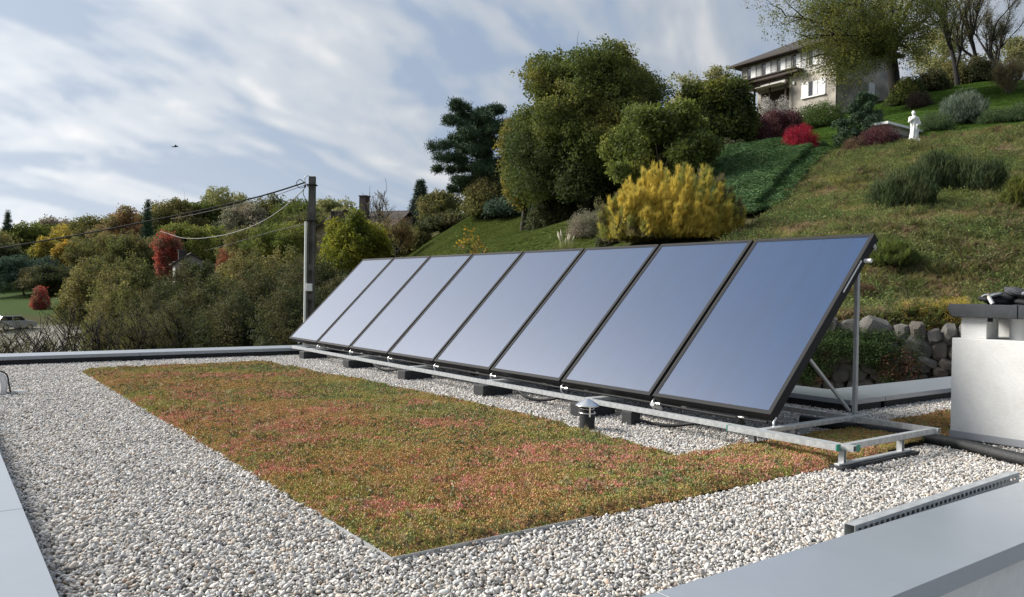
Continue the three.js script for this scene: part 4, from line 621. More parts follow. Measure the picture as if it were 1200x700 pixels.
// pampas tuft
(() => { const b = ground(662, 26), t = thing('pampas_tuft', 'pale feathery grass tuft on the meadow behind the collectors', 'grass tuft', [b.x, b.y, b.z]), top = seen(662, 268, 26).y - b.y; scatter('foliage', G.plume, M.blade, 60, 3, (i, r) => ({ p: V((r() - 0.5) * 0.5, 0, (r() - 0.5) * 0.5), s: [0.5, top * (0.4 + 0.4 * r()), 0.5], yaw: r() * 6.28, tx: (r() - 0.5) * 0.7, tz: (r() - 0.5) * 0.7, c: [0.17, 0.19, 0.06] }), t); for (let k = 0; k < 7; k++) { const a = k * 0.9, e = V(Math.cos(a) * 0.35 * (k % 3) * 0.6, top * (0.75 + 0.04 * k), Math.sin(a) * 0.35); mesh('plume', tapered([V(0, 0, 0), e.clone().multiplyScalar(0.7), e.clone().multiplyScalar(0.85), e], [0.006, 0.008, 0.04, 0.006], 6), std(0.5, 0.46, 0.34, 0.9), t); } })();
// --- plants round the house
bush({ px: 934, d: 38, ty: 146, w: 46, seed: 241, name: 'red_shrub', pal: P_.crimson, leaf: 0.13, geo: G.fineLeaf, n: 1500, label: 'vivid crimson shrub on the green slope below the house' });
for (const [px, d, w, ty, lab] of [[884, 45, 36, 132, 'purple leaved hedge shrub next to the wooden post'], [903, 46, 38, 127, 'purple leaved hedge shrub below the white blossoming hedge'], [922, 46, 34, 130, 'purple leaved hedge shrub behind the crimson shrub']]) bush({ px, d, ty, w, seed: 243 + px, name: 'purple_hedge_shrub', pal: P_.purple, leaf: 0.2, geo: G.fineLeaf, n: 1300, gap: 0.3, label: lab, group: 'purple hedge shrubs below the house' });
for (const [px, w] of [[893, 26], [912, 28]]) bush({ px, d: 54, ty: 112, w, seed: 900 + px, name: 'white_hedge_shrub', pal: [[0.42, 0.40, 0.38], [0.5, 0.48, 0.46], [0.14, 0.13, 0.1]], leaf: 0.17, geo: G.fineLeaf, n: 900, label: px < 900 ? 'whitish flowering hedge shrub in front of the house terrace' : 'whitish flowering hedge shrub against the beige house wall', group: 'white hedge shrubs in front of the house' });
bush({ px: 958, d: 52, ty: 119, w: 60, seed: 251, pal: [[0.05, 0.085, 0.018], [0.07, 0.11, 0.022]], leaf: 0.2, geo: G.fineLeaf, n: 1300, label: 'low green shrub against the house wall under the shuttered window' });
pine({ px: 1008, d: 36.5, ty: 111, w: 66, seed: 253, name: 'garden_conifer', n: 1300, leaf: 0.2, base: 0.12, limbs: 22, profile: (f) => 0.2 + 0.85 * f, pal: P_.conifer, label: 'dark spreading garden conifer above the purple shrubs' });
bush({ px: 1028, d: 35, ty: 147, w: 46, seed: 255, name: 'plum_shrub', pal: P_.purple, leaf: 0.12, geo: G.fineLeaf, n: 1100, label: 'dark plum shrub on the bank edge beside the statue' });
bush({ px: 1002, d: 35.2, ty: 160, w: 34, seed: 256, name: 'brown_shrub', pal: [[0.10, 0.05, 0.04], [0.15, 0.11, 0.05], [0.06, 0.03, 0.03]], leaf: 0.11, geo: G.fineLeaf, n: 800, label: 'brownish shrub beneath the dark garden conifer' });
bush({ px: 1124, d: 38, ty: 109, w: 56, seed: 257, name: 'silver_shrub', pal: [[0.11, 0.135, 0.10], [0.085, 0.115, 0.075], [0.14, 0.165, 0.12]], leaf: 0.17, geo: G.sprig, up: true, tall: 1.5, n: 1500, label: 'silvery green shrub on the lawn next to the statue' });
for (const [px, d, ty, w] of [[1165, 36.5, 126, 46], [1092, 37, 132, 40], [1195, 36, 120, 40]]) bush({ px, d, ty, w, seed: 2000 + px, name: 'low_garden_shrub', pal: [[0.05, 0.085, 0.03], [0.075, 0.11, 0.04]], leaf: 0.13, geo: G.fineLeaf, n: 800, label: px < 1100 ? 'low green shrub between the statue and the silvery shrub' : px < 1180 ? 'low green shrub on the bank edge behind the silvery shrub' : 'low green shrub at the bare gravel strip of the bank', group: 'low shrubs along the lawn edge' });
bush({ px: 1072, d: 50, ty: 106, w: 28, seed: 259, name: 'rust_shrub', pal: [[0.04, 0.03, 0.022], [0.07, 0.05, 0.03]], leaf: 0.15, geo: G.fineLeaf, n: 700, label: 'small dark brown shrub on the lawn below the big walnut' });
twiggy({ px: 1180, d: 50, ty: 66, w: 60, seed: 261, lev: 3, stems: 4, trunk: 0.05, first: 0.45, wide: 1.9, n: 1100, leaf: 0.16, pal: [[0.15, 0.12, 0.06], [0.2, 0.16, 0.08]], bark: M.twig, name: 'pale_shrub', label: 'pale twiggy shrub standing on the upper lawn' });
for (const [px, d, ty, w, pal, lab] of [[1085, 60, 82, 40, P_.dark, 'dark evergreen shrub at the top of the lawn near the walnut'], [1140, 63, 66, 36, P_.dark, 'dark evergreen shrub at the top of the lawn by the bare trunks'], [1058, 54, 92, 44, P_.oak, 'green shrub round the foot of the big walnut'], [1110, 64, 70, 40, P_.olive, 'olive shrub between the bare trunks on the hilltop']]) bush({ px, d, ty, w, seed: 3000 + px, name: 'hilltop_shrub', pal, leaf: 0.25, n: 900, label: lab, group: 'shrubs along the hilltop' });
// walnut in front of the house
(() => {
  const b = ground(1046, 54.5), t = thing('walnut_tree', 'large spreading tree with open crown overhanging the house', 'tree', [b.x, b.y, b.z]), r = rng(71), q = (px, py, d) => seen(px, py, d).sub(b), out = [], clumps = [];
  const trunkTop = q(1043, 52, 54.5); mesh('trunk', tapered([V(0, -0.5, 0), q(1047, 85, 54.5), q(1045, 68, 54.5), trunkTop, q(1040, 36, 54.5)], [0.46, 0.38, 0.35, 0.3, 0.2], 12), M.barkDark, t);
  const tips = [[955, 8, 52], [930, 40, 51], [985, -25, 53], [1015, -45, 55], [1050, -50, 54], [1085, -30, 55], [1097, 5, 56], [1075, 30, 53], [965, 62, 50.5], [1000, 70, 51], [985, 40, 50], [1018, 30, 50], [940, 20, 54], [1020, 60, 57], [1060, 55, 52], [975, 15, 56], [1000, 5, 51], [1035, 0, 57], [950, 70, 51.5], [915, 20, 52], [1065, -10, 52]];
  for (const [px, py, d] of tips) {
    const e = q(px, py, d), s = r() < 0.5 ? q(1043, 52, 54.5) : q(1044, 60, 54.5), P = []; for (let i = 0; i <= 6; i++) { const k = i / 6; P.push(s.clone().lerp(e, k).add(V((r() - 0.5) * 0.7 * k, Math.sin(k * 3.14) * 0.6 * (r() - 0.2), (r() - 0.5) * 0.7 * k))); }
    out.push(tapered(P, P.map((_, i) => 0.19 * (1 - i / 6.6)), 6));
    for (let c = 0; c < 7; c++) { const i0 = 2 + Math.floor(r() * 5), dd = e.clone().sub(s).normalize().add(V((r() - 0.5) * 1.8, (r() - 0.35) * 1.4, (r() - 0.5) * 1.8)).normalize(), L = 1.2 + 1.6 * r(), Q = [0, 1, 2, 3].map((i) => P[i0].clone().addScaledVector(dd, L * i / 3).add(V(0, -0.08 * i * r(), (r() - 0.5) * 0.2 * i))); out.push(tapered(Q, [0.055, 0.04, 0.025, 0.01], 4)); for (let m = 0; m < 3; m++) { const e2 = Q[1 + m].clone().add(V((r() - 0.5) * 1.3, (r() - 0.4) * 1.0, (r() - 0.5) * 1.3)); out.push(tapered([Q[1 + m], e2], [0.016, 0.006], 3)); clumps.push([e2, px, py]); } clumps.push([Q[3], px, py]); }
  }
  mesh('branchwork', merge(out), M.barkDark, t).userData.kind = 'stuff';
  scatter('crown', G.fineLeaf, M.leaf, 10500, 73, (i, r) => { const [v, px, py] = clumps[Math.floor(r() * clumps.length)]; const dense = (px < 1000 && py > 35 ? 0.45 : 1) * clamp((py + 30) / 70, 0.5, 0.9) * (px < 945 || px > 1070 ? 0.5 : 1); if (r() > dense) return; return { p: v.clone().add(V((r() - 0.5) * 2.2, (r() - 0.5) * 1.8, (r() - 0.5) * 2.2)), s: 0.3 * (0.6 + 0.7 * r()), c: pick([[0.07, 0.095, 0.02], [0.11, 0.13, 0.022], [0.16, 0.16, 0.03], [0.09, 0.09, 0.03]], r) }; }, t);
})();
for (const [px, d, ty, w, sd, lab] of [[1117, 62, -60, 90, 281, 'tall bare forked tree with few leaves on the hilltop'], [1143, 64, -40, 70, 283, 'slim leaning bare tree on the hilltop'], [1163, 66, -20, 80, 285, 'bare tree with pale leaves behind the twiggy shrub']]) twiggy({ px, d, ty, w, seed: sd, lev: 4, fork: 5, trunk: 0.24, first: 0.38, wide: 1.25, n: 750, leaf: 0.22, pal: [[0.10, 0.105, 0.04], [0.14, 0.13, 0.05], [0.09, 0.075, 0.035]], label: lab, group: 'bare trees on the hilltop' });
broadleaf({ px: 1190, d: 78, ty: 40, w: 70, seed: 287, n: 900, gap: 0.52, leaf: 0.34, pal: P_.pale, label: 'pale leaved tree far behind the hilltop shrubs' });
broadleaf({ px: 1090, d: 80, ty: 30, w: 70, seed: 289, n: 900, gap: 0.52, leaf: 0.34, pal: P_.pale, label: 'thin pale tree behind the big walnut' });
// rosemary on the bank
for (const [px, d, ty, w, lab] of [[1052, 23.5, 206, 66, 'tall dark green bank shrub with upright stems, closest to the collectors'], [1096, 25, 182, 58, 'dark green bank shrub in the middle of the clump'], [1140, 24.5, 190, 58, 'dark green bank shrub beside the bare gravel strip']]) bush({ px, d, ty, w, seed: 4000 + px, name: 'bank_shrub', pal: [[0.03, 0.05, 0.018], [0.05, 0.075, 0.024], [0.075, 0.09, 0.035]], leaf: 0.14, geo: G.sprig, up: true, tall: 2.1, n: 2000, gap: 0.46, label: lab, group: 'dark shrubs on the bank' });
bush({ px: 1193, d: 22, ty: 205, w: 40, seed: 291, pal: [[0.09, 0.11, 0.02], [0.13, 0.14, 0.025]], leaf: 0.14, geo: G.tuft, up: true, tall: 1.2, n: 700, label: 'yellow green grass clump on the bank next to the bare gravel strip' });
bush({ px: 1045, d: 18, ty: 284, w: 60, seed: 293, pal: [[0.07, 0.10, 0.02], [0.10, 0.125, 0.025]], leaf: 0.16, geo: G.tuft, up: true, tall: 1.1, n: 600, label: 'arching green grass clump behind the top collector corner' });
bush({ px: 1012, d: 16.5, ty: 332, w: 34, seed: 295, pal: [[0.11, 0.055, 0.03], [0.08, 0.06, 0.03]], leaf: 0.08, geo: G.fineLeaf, n: 500, label: 'small reddish brown shrub behind the vertical strut' });
// --- left: woods on the far hill, each tree by itself
const far = [ // px, d, top row, width, palette, kind
  [8, 200, 246, 30, 'conifer', 's'], [34, 205, 262, 60, 'lime', 'b'], [66, 230, 256, 40, 'grey', 'b'], [100, 205, 262, 62, 'yellow', 'b'], [56, 170, 280, 34, 'yellow', 'b'], [80, 160, 284, 30, 'gold', 'b'], [112, 190, 254, 56, 'olive', 'b'], [146, 180, 244, 56, 'rust', 'b'], [172, 165, 234, 32, 'conifer', 's'], [204, 215, 234, 60, 'olive', 'b'], [238, 220, 236, 54, 'lime', 'b'], [266, 225, 222, 58, 'pale', 'b'], [292, 195, 240, 58, 'grey', 'b'], [322, 200, 232, 62, 'olive', 'b'], [350, 190, 236, 56, 'lime', 'b'], [386, 230, 232, 50, 'pale', 'b'], [225, 160, 262, 62, 'lime', 'b'], [252, 165, 262, 40, 'conifer', 's'], [126, 150, 276, 70, 'olive', 'b'], [160, 140, 276, 60, 'olive', 'b'], [28, 135, 300, 70, 'bluegreen', 'b'], [-30, 160, 262, 70, 'olive', 'b'], [0, 150, 282, 50, 'dark', 'b'], [300, 140, 268, 70, 'olive', 'b'], [338, 130, 262, 72, 'lime', 'b'], [62, 130, 312, 60, 'dark', 'b'], [368, 150, 250, 56, 'olive', 'b'], [412, 170, 246, 56, 'pale', 'b'], [280, 175, 256, 40, 'dark', 's']];
const farLabels = ['pointed dark conifer standing highest at the rim of the wooded hill', 'yellow green tree next to the pointed conifer on the hill rim', 'nearly leafless grey tree between two yellow green crowns on the rim', 'broad yellow tree on the hill crest', 'small yellow tree above the dark blue green crowns', 'golden orange tree on the wooded hill', 'olive tree directly behind the golden orange tree', 'rust brown tree beside the tall hill conifer', 'tall dark conifer behind the large red tree', 'olive tree behind the large red tree', 'yellow green crest tree behind the thick overhead cable', 'pale tree with the highest thin crown on the crest', 'grey brown leafless tree below the pale crest tree', 'olive crest tree crossed by the thick cable', 'yellow green crest tree right beside the utility pole top', 'pale thin tree on the crest just past the utility pole', 'yellow green tree right behind the cottage', 'slim dark conifer behind the cottage', 'olive tree under the golden orange tree', 'olive tree beside the large red tree on its valley side', 'round blue green tree at the edge of the valley field', 'olive tree at the open end of the wooded hill', 'dark tree at the back of the valley field', 'olive tree behind the sagging pale wire', 'yellow green tree behind the lower thin wire', 'dark tree behind the small scarlet tree', 'olive tree behind the utility pole', 'pale tree rising above the ochre gabled house', 'narrow dark evergreen below the pale crest tree'];
far.forEach(([px, d, ty, w0, pal, kind], i) => { const w = kind === 's' ? w0 : w0 * 1.3, o = { px, d, ty, w, seed: 500 + i * 3, pal: P_[pal], leaf: d * 0.0040, n: kind === 's' ? 900 : 2200, lobes: 20, base: 0.06, limbs: 3, gap: pal === 'grey' || pal === 'pale' ? 0.52 : 0.4, group: 'trees on the wooded hill', name: kind === 's' ? 'hill_conifer' : 'hill_tree', label: farLabels[i] }; kind === 's' ? spruce(o) : broadleaf(o); });
broadleaf({ px: 196, d: 112, ty: 272, w: 30, seed: 601, n: 900, leaf: 0.45, pal: P_.red, base: 0.15, limbs: 4, label: 'large red autumn tree beside the dark roofed cottage' });
bush({ px: 47, d: 105, ty: 334, w: 20, seed: 603, pal: P_.red, leaf: 0.32, n: 500, name: 'small_red_tree', category: 'tree', label: 'small scarlet tree at the edge of the valley field' });
bush({ px: 262, d: 120, ty: 288, w: 20, seed: 605, pal: [[0.28, 0.1, 0.05], [0.22, 0.1, 0.05]], leaf: 0.4, n: 350, label: 'small orange brown shrub in the woods behind the cottage' });
broadleaf({ px: 410, d: 58, ty: 250, w: 84, seed: 607, n: 3000, leaf: 0.3, base: 0.05, limbs: 4, pal: [[0.10, 0.12, 0.015], [0.16, 0.17, 0.018], [0.2, 0.19, 0.02]], label: 'bright yellow green tree between the utility pole and the collectors' });
const mids = [[105, 88, 298, 80, 'olive'], [150, 84, 292, 84, 'olive'], [232, 88, 300, 84, 'dark'], [292, 80, 290, 90, 'olive'], [335, 70, 286, 80, 'olive'], [250, 60, 318, 110, 'dark'], [310, 46, 306, 120, 'dark'], [372, 42, 296, 110, 'dark'], [410, 40, 322, 90, 'dark'], [190, 62, 322, 100, 'dark'], [140, 66, 332, 80, 'olive'], [345, 36, 330, 110, 'dark'], [280, 40, 340, 100, 'dark'], [215, 44, 352, 90, 'dark'], [165, 50, 366, 70, 'olive'], [430, 60, 300, 50, 'dark'], [455, 74, 268, 60, 'dark'], [480, 66, 266, 60, 'olive']];
const where = ['standing behind the silver car', 'behind the bare thorn trees', 'in front of the red tree', 'in front of the cottage', 'left of the utility pole', 'below the cottage', 'before the dark thicket', 'around the foot of the utility pole', 'next to the collectors\' far end', 'in the thicket below the wooded hill', 'above the pale yard', 'directly beyond the low valley coping', 'in the middle of the dark thicket', 'beyond the low coping by the bare trees', 'at the rim of the pale yard', 'under the yellow green tree', 'below the dark roof with chimney', 'in front of the spruce'];
mids.forEach(([px, d, ty, w, pal], i) => bush({ px, d, ty, w, seed: 700 + i * 5, pal: P_[pal], leaf: Math.max(0.16, d * 0.0046), n: 2100, gap: 0.4, name: 'thicket_shrub', label: `${pal === 'dark' ? 'dense dark green' : pal === 'lime' ? 'yellow green' : 'olive brown'} shrub ${where[i].replace('left of', 'beside')}`, group: 'shrubs beyond the valley end of the roof' }));
[[28, 30, 330, 60, 'gnarled bare tree in front of the silver car'], [62, 34, 316, 70, 'gnarled bare tree in front of the pale yard'], [92, 30, 330, 60, 'low bare thorn tree just beyond the valley coping'], [118, 36, 312, 70, 'tall bare thorn tree at the rim of the yard'], [160, 38, 318, 80, 'bare thorn tree in front of the olive shrubs'], [205, 40, 320, 70, 'bare thorn tree before the dark thicket'], [6, 36, 334, 50, 'bare tree at the car park rim']].forEach(([px, d, ty, w, label], i) => twiggy({ px, d, ty, w, seed: 800 + i * 7, lev: 3, fork: 6, stems: 2, trunk: 0.1, first: 0.36, wide: 2.5, n: i > 3 ? 700 : 160, leaf: 0.13, minR: 0.008, pal: [[0.10, 0.11, 0.03], [0.14, 0.13, 0.05], [0.09, 0.075, 0.04]], label, group: 'bare thorn trees beyond the coping' }));
twiggy({ px: 446, d: 70, ty: 212, w: 70, seed: 851, lev: 4, trunk: 0.14, first: 0.4, wide: 1.4, n: 250, leaf: 0.2, minR: 0.014, pal: P_.grey, label: 'bare branched tree against the sky beside the chimney roof' });
twiggy({ px: 462, d: 60, ty: 246, w: 60, seed: 853, lev: 4, trunk: 0.12, first: 0.36, wide: 1.6, n: 600, leaf: 0.2, minR: 0.014, pal: P_.rust, label: 'bare brown tree behind the far collectors' });
// ------------------------------------------------------------------ the house on the hill
(() => {
  const Y0 = 14.1, h = thing('hillside_house', 'beige two storey house with dark hipped roof on the hilltop', 'house', [53.351, Y0, -32.816]); h.rotation.y = -92.85 * Math.PI / 180;
  const S = (x0, x1, y0, y1, z0, z1, r) => metricUV(span(x0, x1, y0 - Y0, y1 - Y0, z0, z1, r)), R = -0.35, L = -9.15, B = -7;
  mesh('wall', S(-4.45, R, 12.6, 18.0, B, 0), M.wall, h); mesh('wall', S(L + 0.1, -4.452, 12.6, 18.0, B, -1.9), M.wall, h);
  mesh('wall', S(L, R + 0.001, 18.0, 19.75, B - 0.001, -0.003), M.wallUp, h);
  mesh('terrace_slab', S(L, -4.46, 14.6, 14.8, -1.9, 0.6), M.concrete, h);
  const band = mesh('canopy', S(L - 0.25, -3.2, 18.06, 18.36, -0.002, 0.75, 0.02), M.timber, h); mesh('gutter', S(L - 0.27, -3.18, 18.3, 18.42, 0.752, 0.85, 0.03), M.roofTile, band);
  mesh('timber_panel', S(L + 0.5, -4.5, 15.9, 17.75, -1.88, -1.84), M.timber, h);
  for (let k = 0; k < 4; k++) mesh('timber_post', S(L + 0.1 + k * 1.5, L + 0.22 + k * 1.5, 14.8, 18.05, 0.3, 0.42), M.timber, h);
  mesh('awning_box', S(-6.9, -4.42, 17.6, 17.78, 0.2, 0.42, 0.03), M.awning, h); mesh('awning_cloth', (() => { const g = S(-6.88, -4.44, 17.42, 17.45, 0.3, 1.1); return g; })(), M.awning, h);
  for (const [x0, x1] of [[-8.55, -7.65], [-7.05, -6.2], [-5.62, -4.78], [-4.16, -3.4], [-2.7, -1.9]]) {
    const w = mesh('window', S(x0, x1, 18.42, 19.6, 0.0, 0.03), M.glassDark, h), m = lerp(x0, x1, 0.42);
    mesh('curtain', S(m, x1 - 0.05, 18.46, 19.56, 0.031, 0.04), M.white, w); mesh('frame', merge([S(x0 - 0.04, x0 + 0.04, 18.38, 19.64, 0.041, 0.07), S(x1 - 0.04, x1 + 0.04, 18.38, 19.64, 0.041, 0.07), S(x0 + 0.041, x1 - 0.041, 18.38, 18.45, 0.041, 0.07), S(x0 + 0.041, x1 - 0.041, 19.57, 19.64, 0.041, 0.07)]), M.wallUp, w);
    const sh = mesh('shutter', S(x1 + 0.06, x1 + 0.5, 18.4, 19.6, 0.0, 0.05, 0.01), std(0.5, 0.5, 0.49, 0.7), h); for (let k = 0; k < 6; k++) mesh('slat', S(x1 + 0.1, x1 + 0.46, 18.5 + k * 0.18, 18.56 + k * 0.18, 0.05, 0.062), std(0.44, 0.44, 0.43, 0.7), sh);
  }
  const gw = mesh('window', S(-2.65, -1.9, 16.15, 17.25, 0.0, 0.03), M.glassDark, h); mesh('sill', S(-3.3, -1.2, 16.02, 16.12, 0.0, 0.14, 0.01), M.white, gw); mesh('mullion', S(-2.3, -2.24, 16.15, 17.25, 0.031, 0.05), M.white, gw); mesh('curtain', S(-2.23, -1.92, 16.18, 17.22, 0.031, 0.04), M.white, gw);
  for (const [x0, x1] of [[-3.32, -2.68], [-1.87, -1.22]]) { const sh = mesh('shutter', S(x0, x1, 16.13, 17.27, 0.0, 0.05, 0.01), M.white, h); for (let k = 0; k < 6; k++) mesh('slat', S(x0 + 0.06, x1 - 0.06, 16.2 + k * 0.175, 16.28 + k * 0.175, 0.05, 0.064), M.white, sh); }
  mesh('shutter', S(R + 0.002, R + 0.05, 16.3, 17.35, -4.75, -3.95, 0.01), M.white, h);
  mesh('wall_lamp', S(-4.05, -3.9, 17.3, 17.55, 0.0, 0.14, 0.03), M.white, h);
  mesh('drain_pipe', (() => { const g = cyl(0.05, 0.05, 6.6, R + 0.06, 13 - Y0, 0.06, 10); return g; })(), M.roofTile, h);
  // hipped roof with fascia
  const e0 = L - 0.7, e1 = R + 0.7, f0 = B - 0.7, f1 = 0.75, ry = 21.8 - Y0, ey = 19.76 - Y0, rz = (f0 + f1) / 2, ra = e0 + 3.6, rb = e1 - 3.6;
  const P = [[e0, ey, f1], [e1, ey, f1], [e1, ey, f0], [e0, ey, f0], [ra, ry, rz], [rb, ry, rz]], T = [[0, 1, 5], [0, 5, 4], [1, 2, 5], [2, 3, 4], [2, 4, 5], [3, 0, 4]], g = new THREE.BufferGeometry(); g.setAttribute('position', new THREE.Float32BufferAttribute(T.flatMap((t) => t.flatMap((i) => [P[i][0], P[i][1] + 0.14, P[i][2]])), 3)); g.computeVertexNormals();
  const roof = mesh('roof', metricUV(g), M.roofTile, h); roof.material = M.roofTile;
  mesh('soffit', span(e0 + 0.02, e1 - 0.02, ey - 0.005, ey + 0.03, f0 + 0.02, f1 - 0.02), M.timber, roof); mesh('fascia', merge([span(e0, e1, ey - 0.02, ey + 0.15, f1 - 0.03, f1 + 0.01), span(e0, e1, ey - 0.02, ey + 0.15, f0, f0 + 0.03), span(e1 - 0.03, e1 + 0.002, ey - 0.02, ey + 0.15, f0 + 0.031, f1 - 0.031), span(e0 - 0.002, e0 + 0.03, ey - 0.02, ey + 0.15, f0 + 0.031, f1 - 0.031)]), M.roofTile, roof);
  mesh('chimney', span(-3.4, -2.8, 21 - Y0, 22.4 - Y0, -4.4, -3.8), M.wall, roof);
})();
// garden store, statue, post
(() => {
  const p = seen(1040, 143, 35.2), gy = groundAt(p.x + 1.4, p.z), g = thing('garden_store', 'low beige garden wall with a white slab on top behind the statue', 'garden wall', [p.x, gy, p.z]), t = p.y - gy;
  mesh('wall', metricUV(span(0.25, 2.75, -0.5, t - 0.1, -0.75, -0.1)), M.wall, g); mesh('slab', span(-0.1, 3.0, t - 0.098, t + 0.02, -1.0, 0.1, 0.015), M.white, g); mesh('step', span(0.8, 1.6, -0.3, 0.12, -0.098, 0.2, 0.01), M.concrete, g);
  const b = ground(1067, 34.2), H = seen(1067, 129, 34.2).y - b.y, s = thing('garden_statue', 'white draped figure statue on the edge of the bank', 'statue', [b.x, b.y - 0.05, b.z]), white = std(0.72, 0.72, 0.70, 0.7, { bumpMap: bumpCoarse, bumpScale: 0.01 });
  const k = (H - 0.15) / 1.22, caps = [[[0, 0, 0], [0.02, 0.42, 0], 0.19, 0.135], [[0.02, 0.42, 0], [-0.01, 0.66, 0], 0.14, 0.115], [[-0.01, 0.66, 0], [0, 0.9, 0], 0.115, 0.125], [[-0.14, 0.93, 0], [0.13, 0.9, 0], 0.06, 0.06], [[0, 0.93, 0], [-0.015, 1.04, 0.01], 0.05, 0.045], [[-0.02, 1.1, 0.02], [-0.03, 1.16, 0], 0.075, 0.07], [[0.14, 0.9, 0], [0.2, 0.68, 0.04], 0.05, 0.042], [[0.2, 0.68, 0.04], [0.1, 0.6, 0.14], 0.042, 0.035], [[-0.15, 0.93, 0], [-0.2, 0.76, 0.08], 0.05, 0.04], [[-0.2, 0.76, 0.08], [-0.09, 0.86, 0.15], 0.04, 0.033], [[0.1, 0.3, 0.06], [0.02, 0.72, 0.1], 0.06, 0.05], [[-0.08, 0.05, 0.08], [-0.02, 0.5, 0.09], 0.09, 0.05]];
  const N = 56, mc = new MarchingCubes(N, white, false, false, 60000), a = V(0, 0, 0), q = V(0, 0, 0); mc.isolation = 0;
  for (let z = 0; z < N; z++) for (let y = 0; y < N; y++) for (let x = 0; x < N; x++) { const X = ((x / N) - 0.5) * 1.4, Y = ((y / N) - 0.5) * 1.4 + 0.6, Zz = ((z / N) - 0.5) * 1.4; let d = 9; for (const [p0, p1, r0, r1] of caps) { const bx = p1[0] - p0[0], by = p1[1] - p0[1], bz = p1[2] - p0[2], t = clamp(((X - p0[0]) * bx + (Y - p0[1]) * by + (Zz - p0[2]) * bz) / (bx * bx + by * by + bz * bz)), dd = Math.hypot(X - p0[0] - bx * t, Y - p0[1] - by * t, Zz - p0[2] - bz * t) - lerp(r0, r1, t); const hh = clamp(0.5 + 0.5 * (d - dd) / 0.04); d = lerp(d, dd, hh) - 0.04 * hh * (1 - hh); } if (Y < 0.75) d += 0.012 * Math.sin(Math.atan2(Zz, X) * 9 + Y * 3); mc.field[x + y * N + z * N * N] = -d; }
  mc.update(); const n = mc.count, gg = new THREE.BufferGeometry(), pp = mc.positionArray.slice(0, n * 3), nn = mc.normalArray.slice(0, n * 3); for (let i = 0; i < n; i++) { pp[3 * i] *= 0.7; pp[3 * i + 1] = pp[3 * i + 1] * 0.7 + 0.6; pp[3 * i + 2] *= 0.7; } gg.setAttribute('position', new THREE.BufferAttribute(pp, 3)); gg.setAttribute('normal', new THREE.BufferAttribute(nn, 3)); gg.computeVertexNormals(); gg.scale(k, k, k); gg.translate(0, 0.15, 0);
  mesh('figure', gg, white, s); mesh('pedestal', merge([span(-0.26, 0.26, -0.3, 0.12, -0.26, 0.26, 0.02), span(-0.22, 0.22, 0.12, 0.2, -0.22, 0.22, 0.02)]), white, s); s.rotation.y = -0.9;
  const w = ground(876, 44.5), wt = seen(876, 156, 44.5).y - w.y, wp = thing('wooden_post', 'short pale wooden post at the end of the purple hedge', 'post', [w.x, w.y, w.z]); mesh('stake', tapered([V(0, -0.4, 0), V(0.01, wt * 0.5, 0), V(0, wt, 0)], [0.09, 0.085, 0.08], 8), std(0.30, 0.25, 0.18, 0.9, { map: grain }), wp); mesh('cap', cyl(0.095, 0.06, 0.05, 0, wt - 0.01, 0, 8), std(0.26, 0.22, 0.16, 0.9), wp);
})();
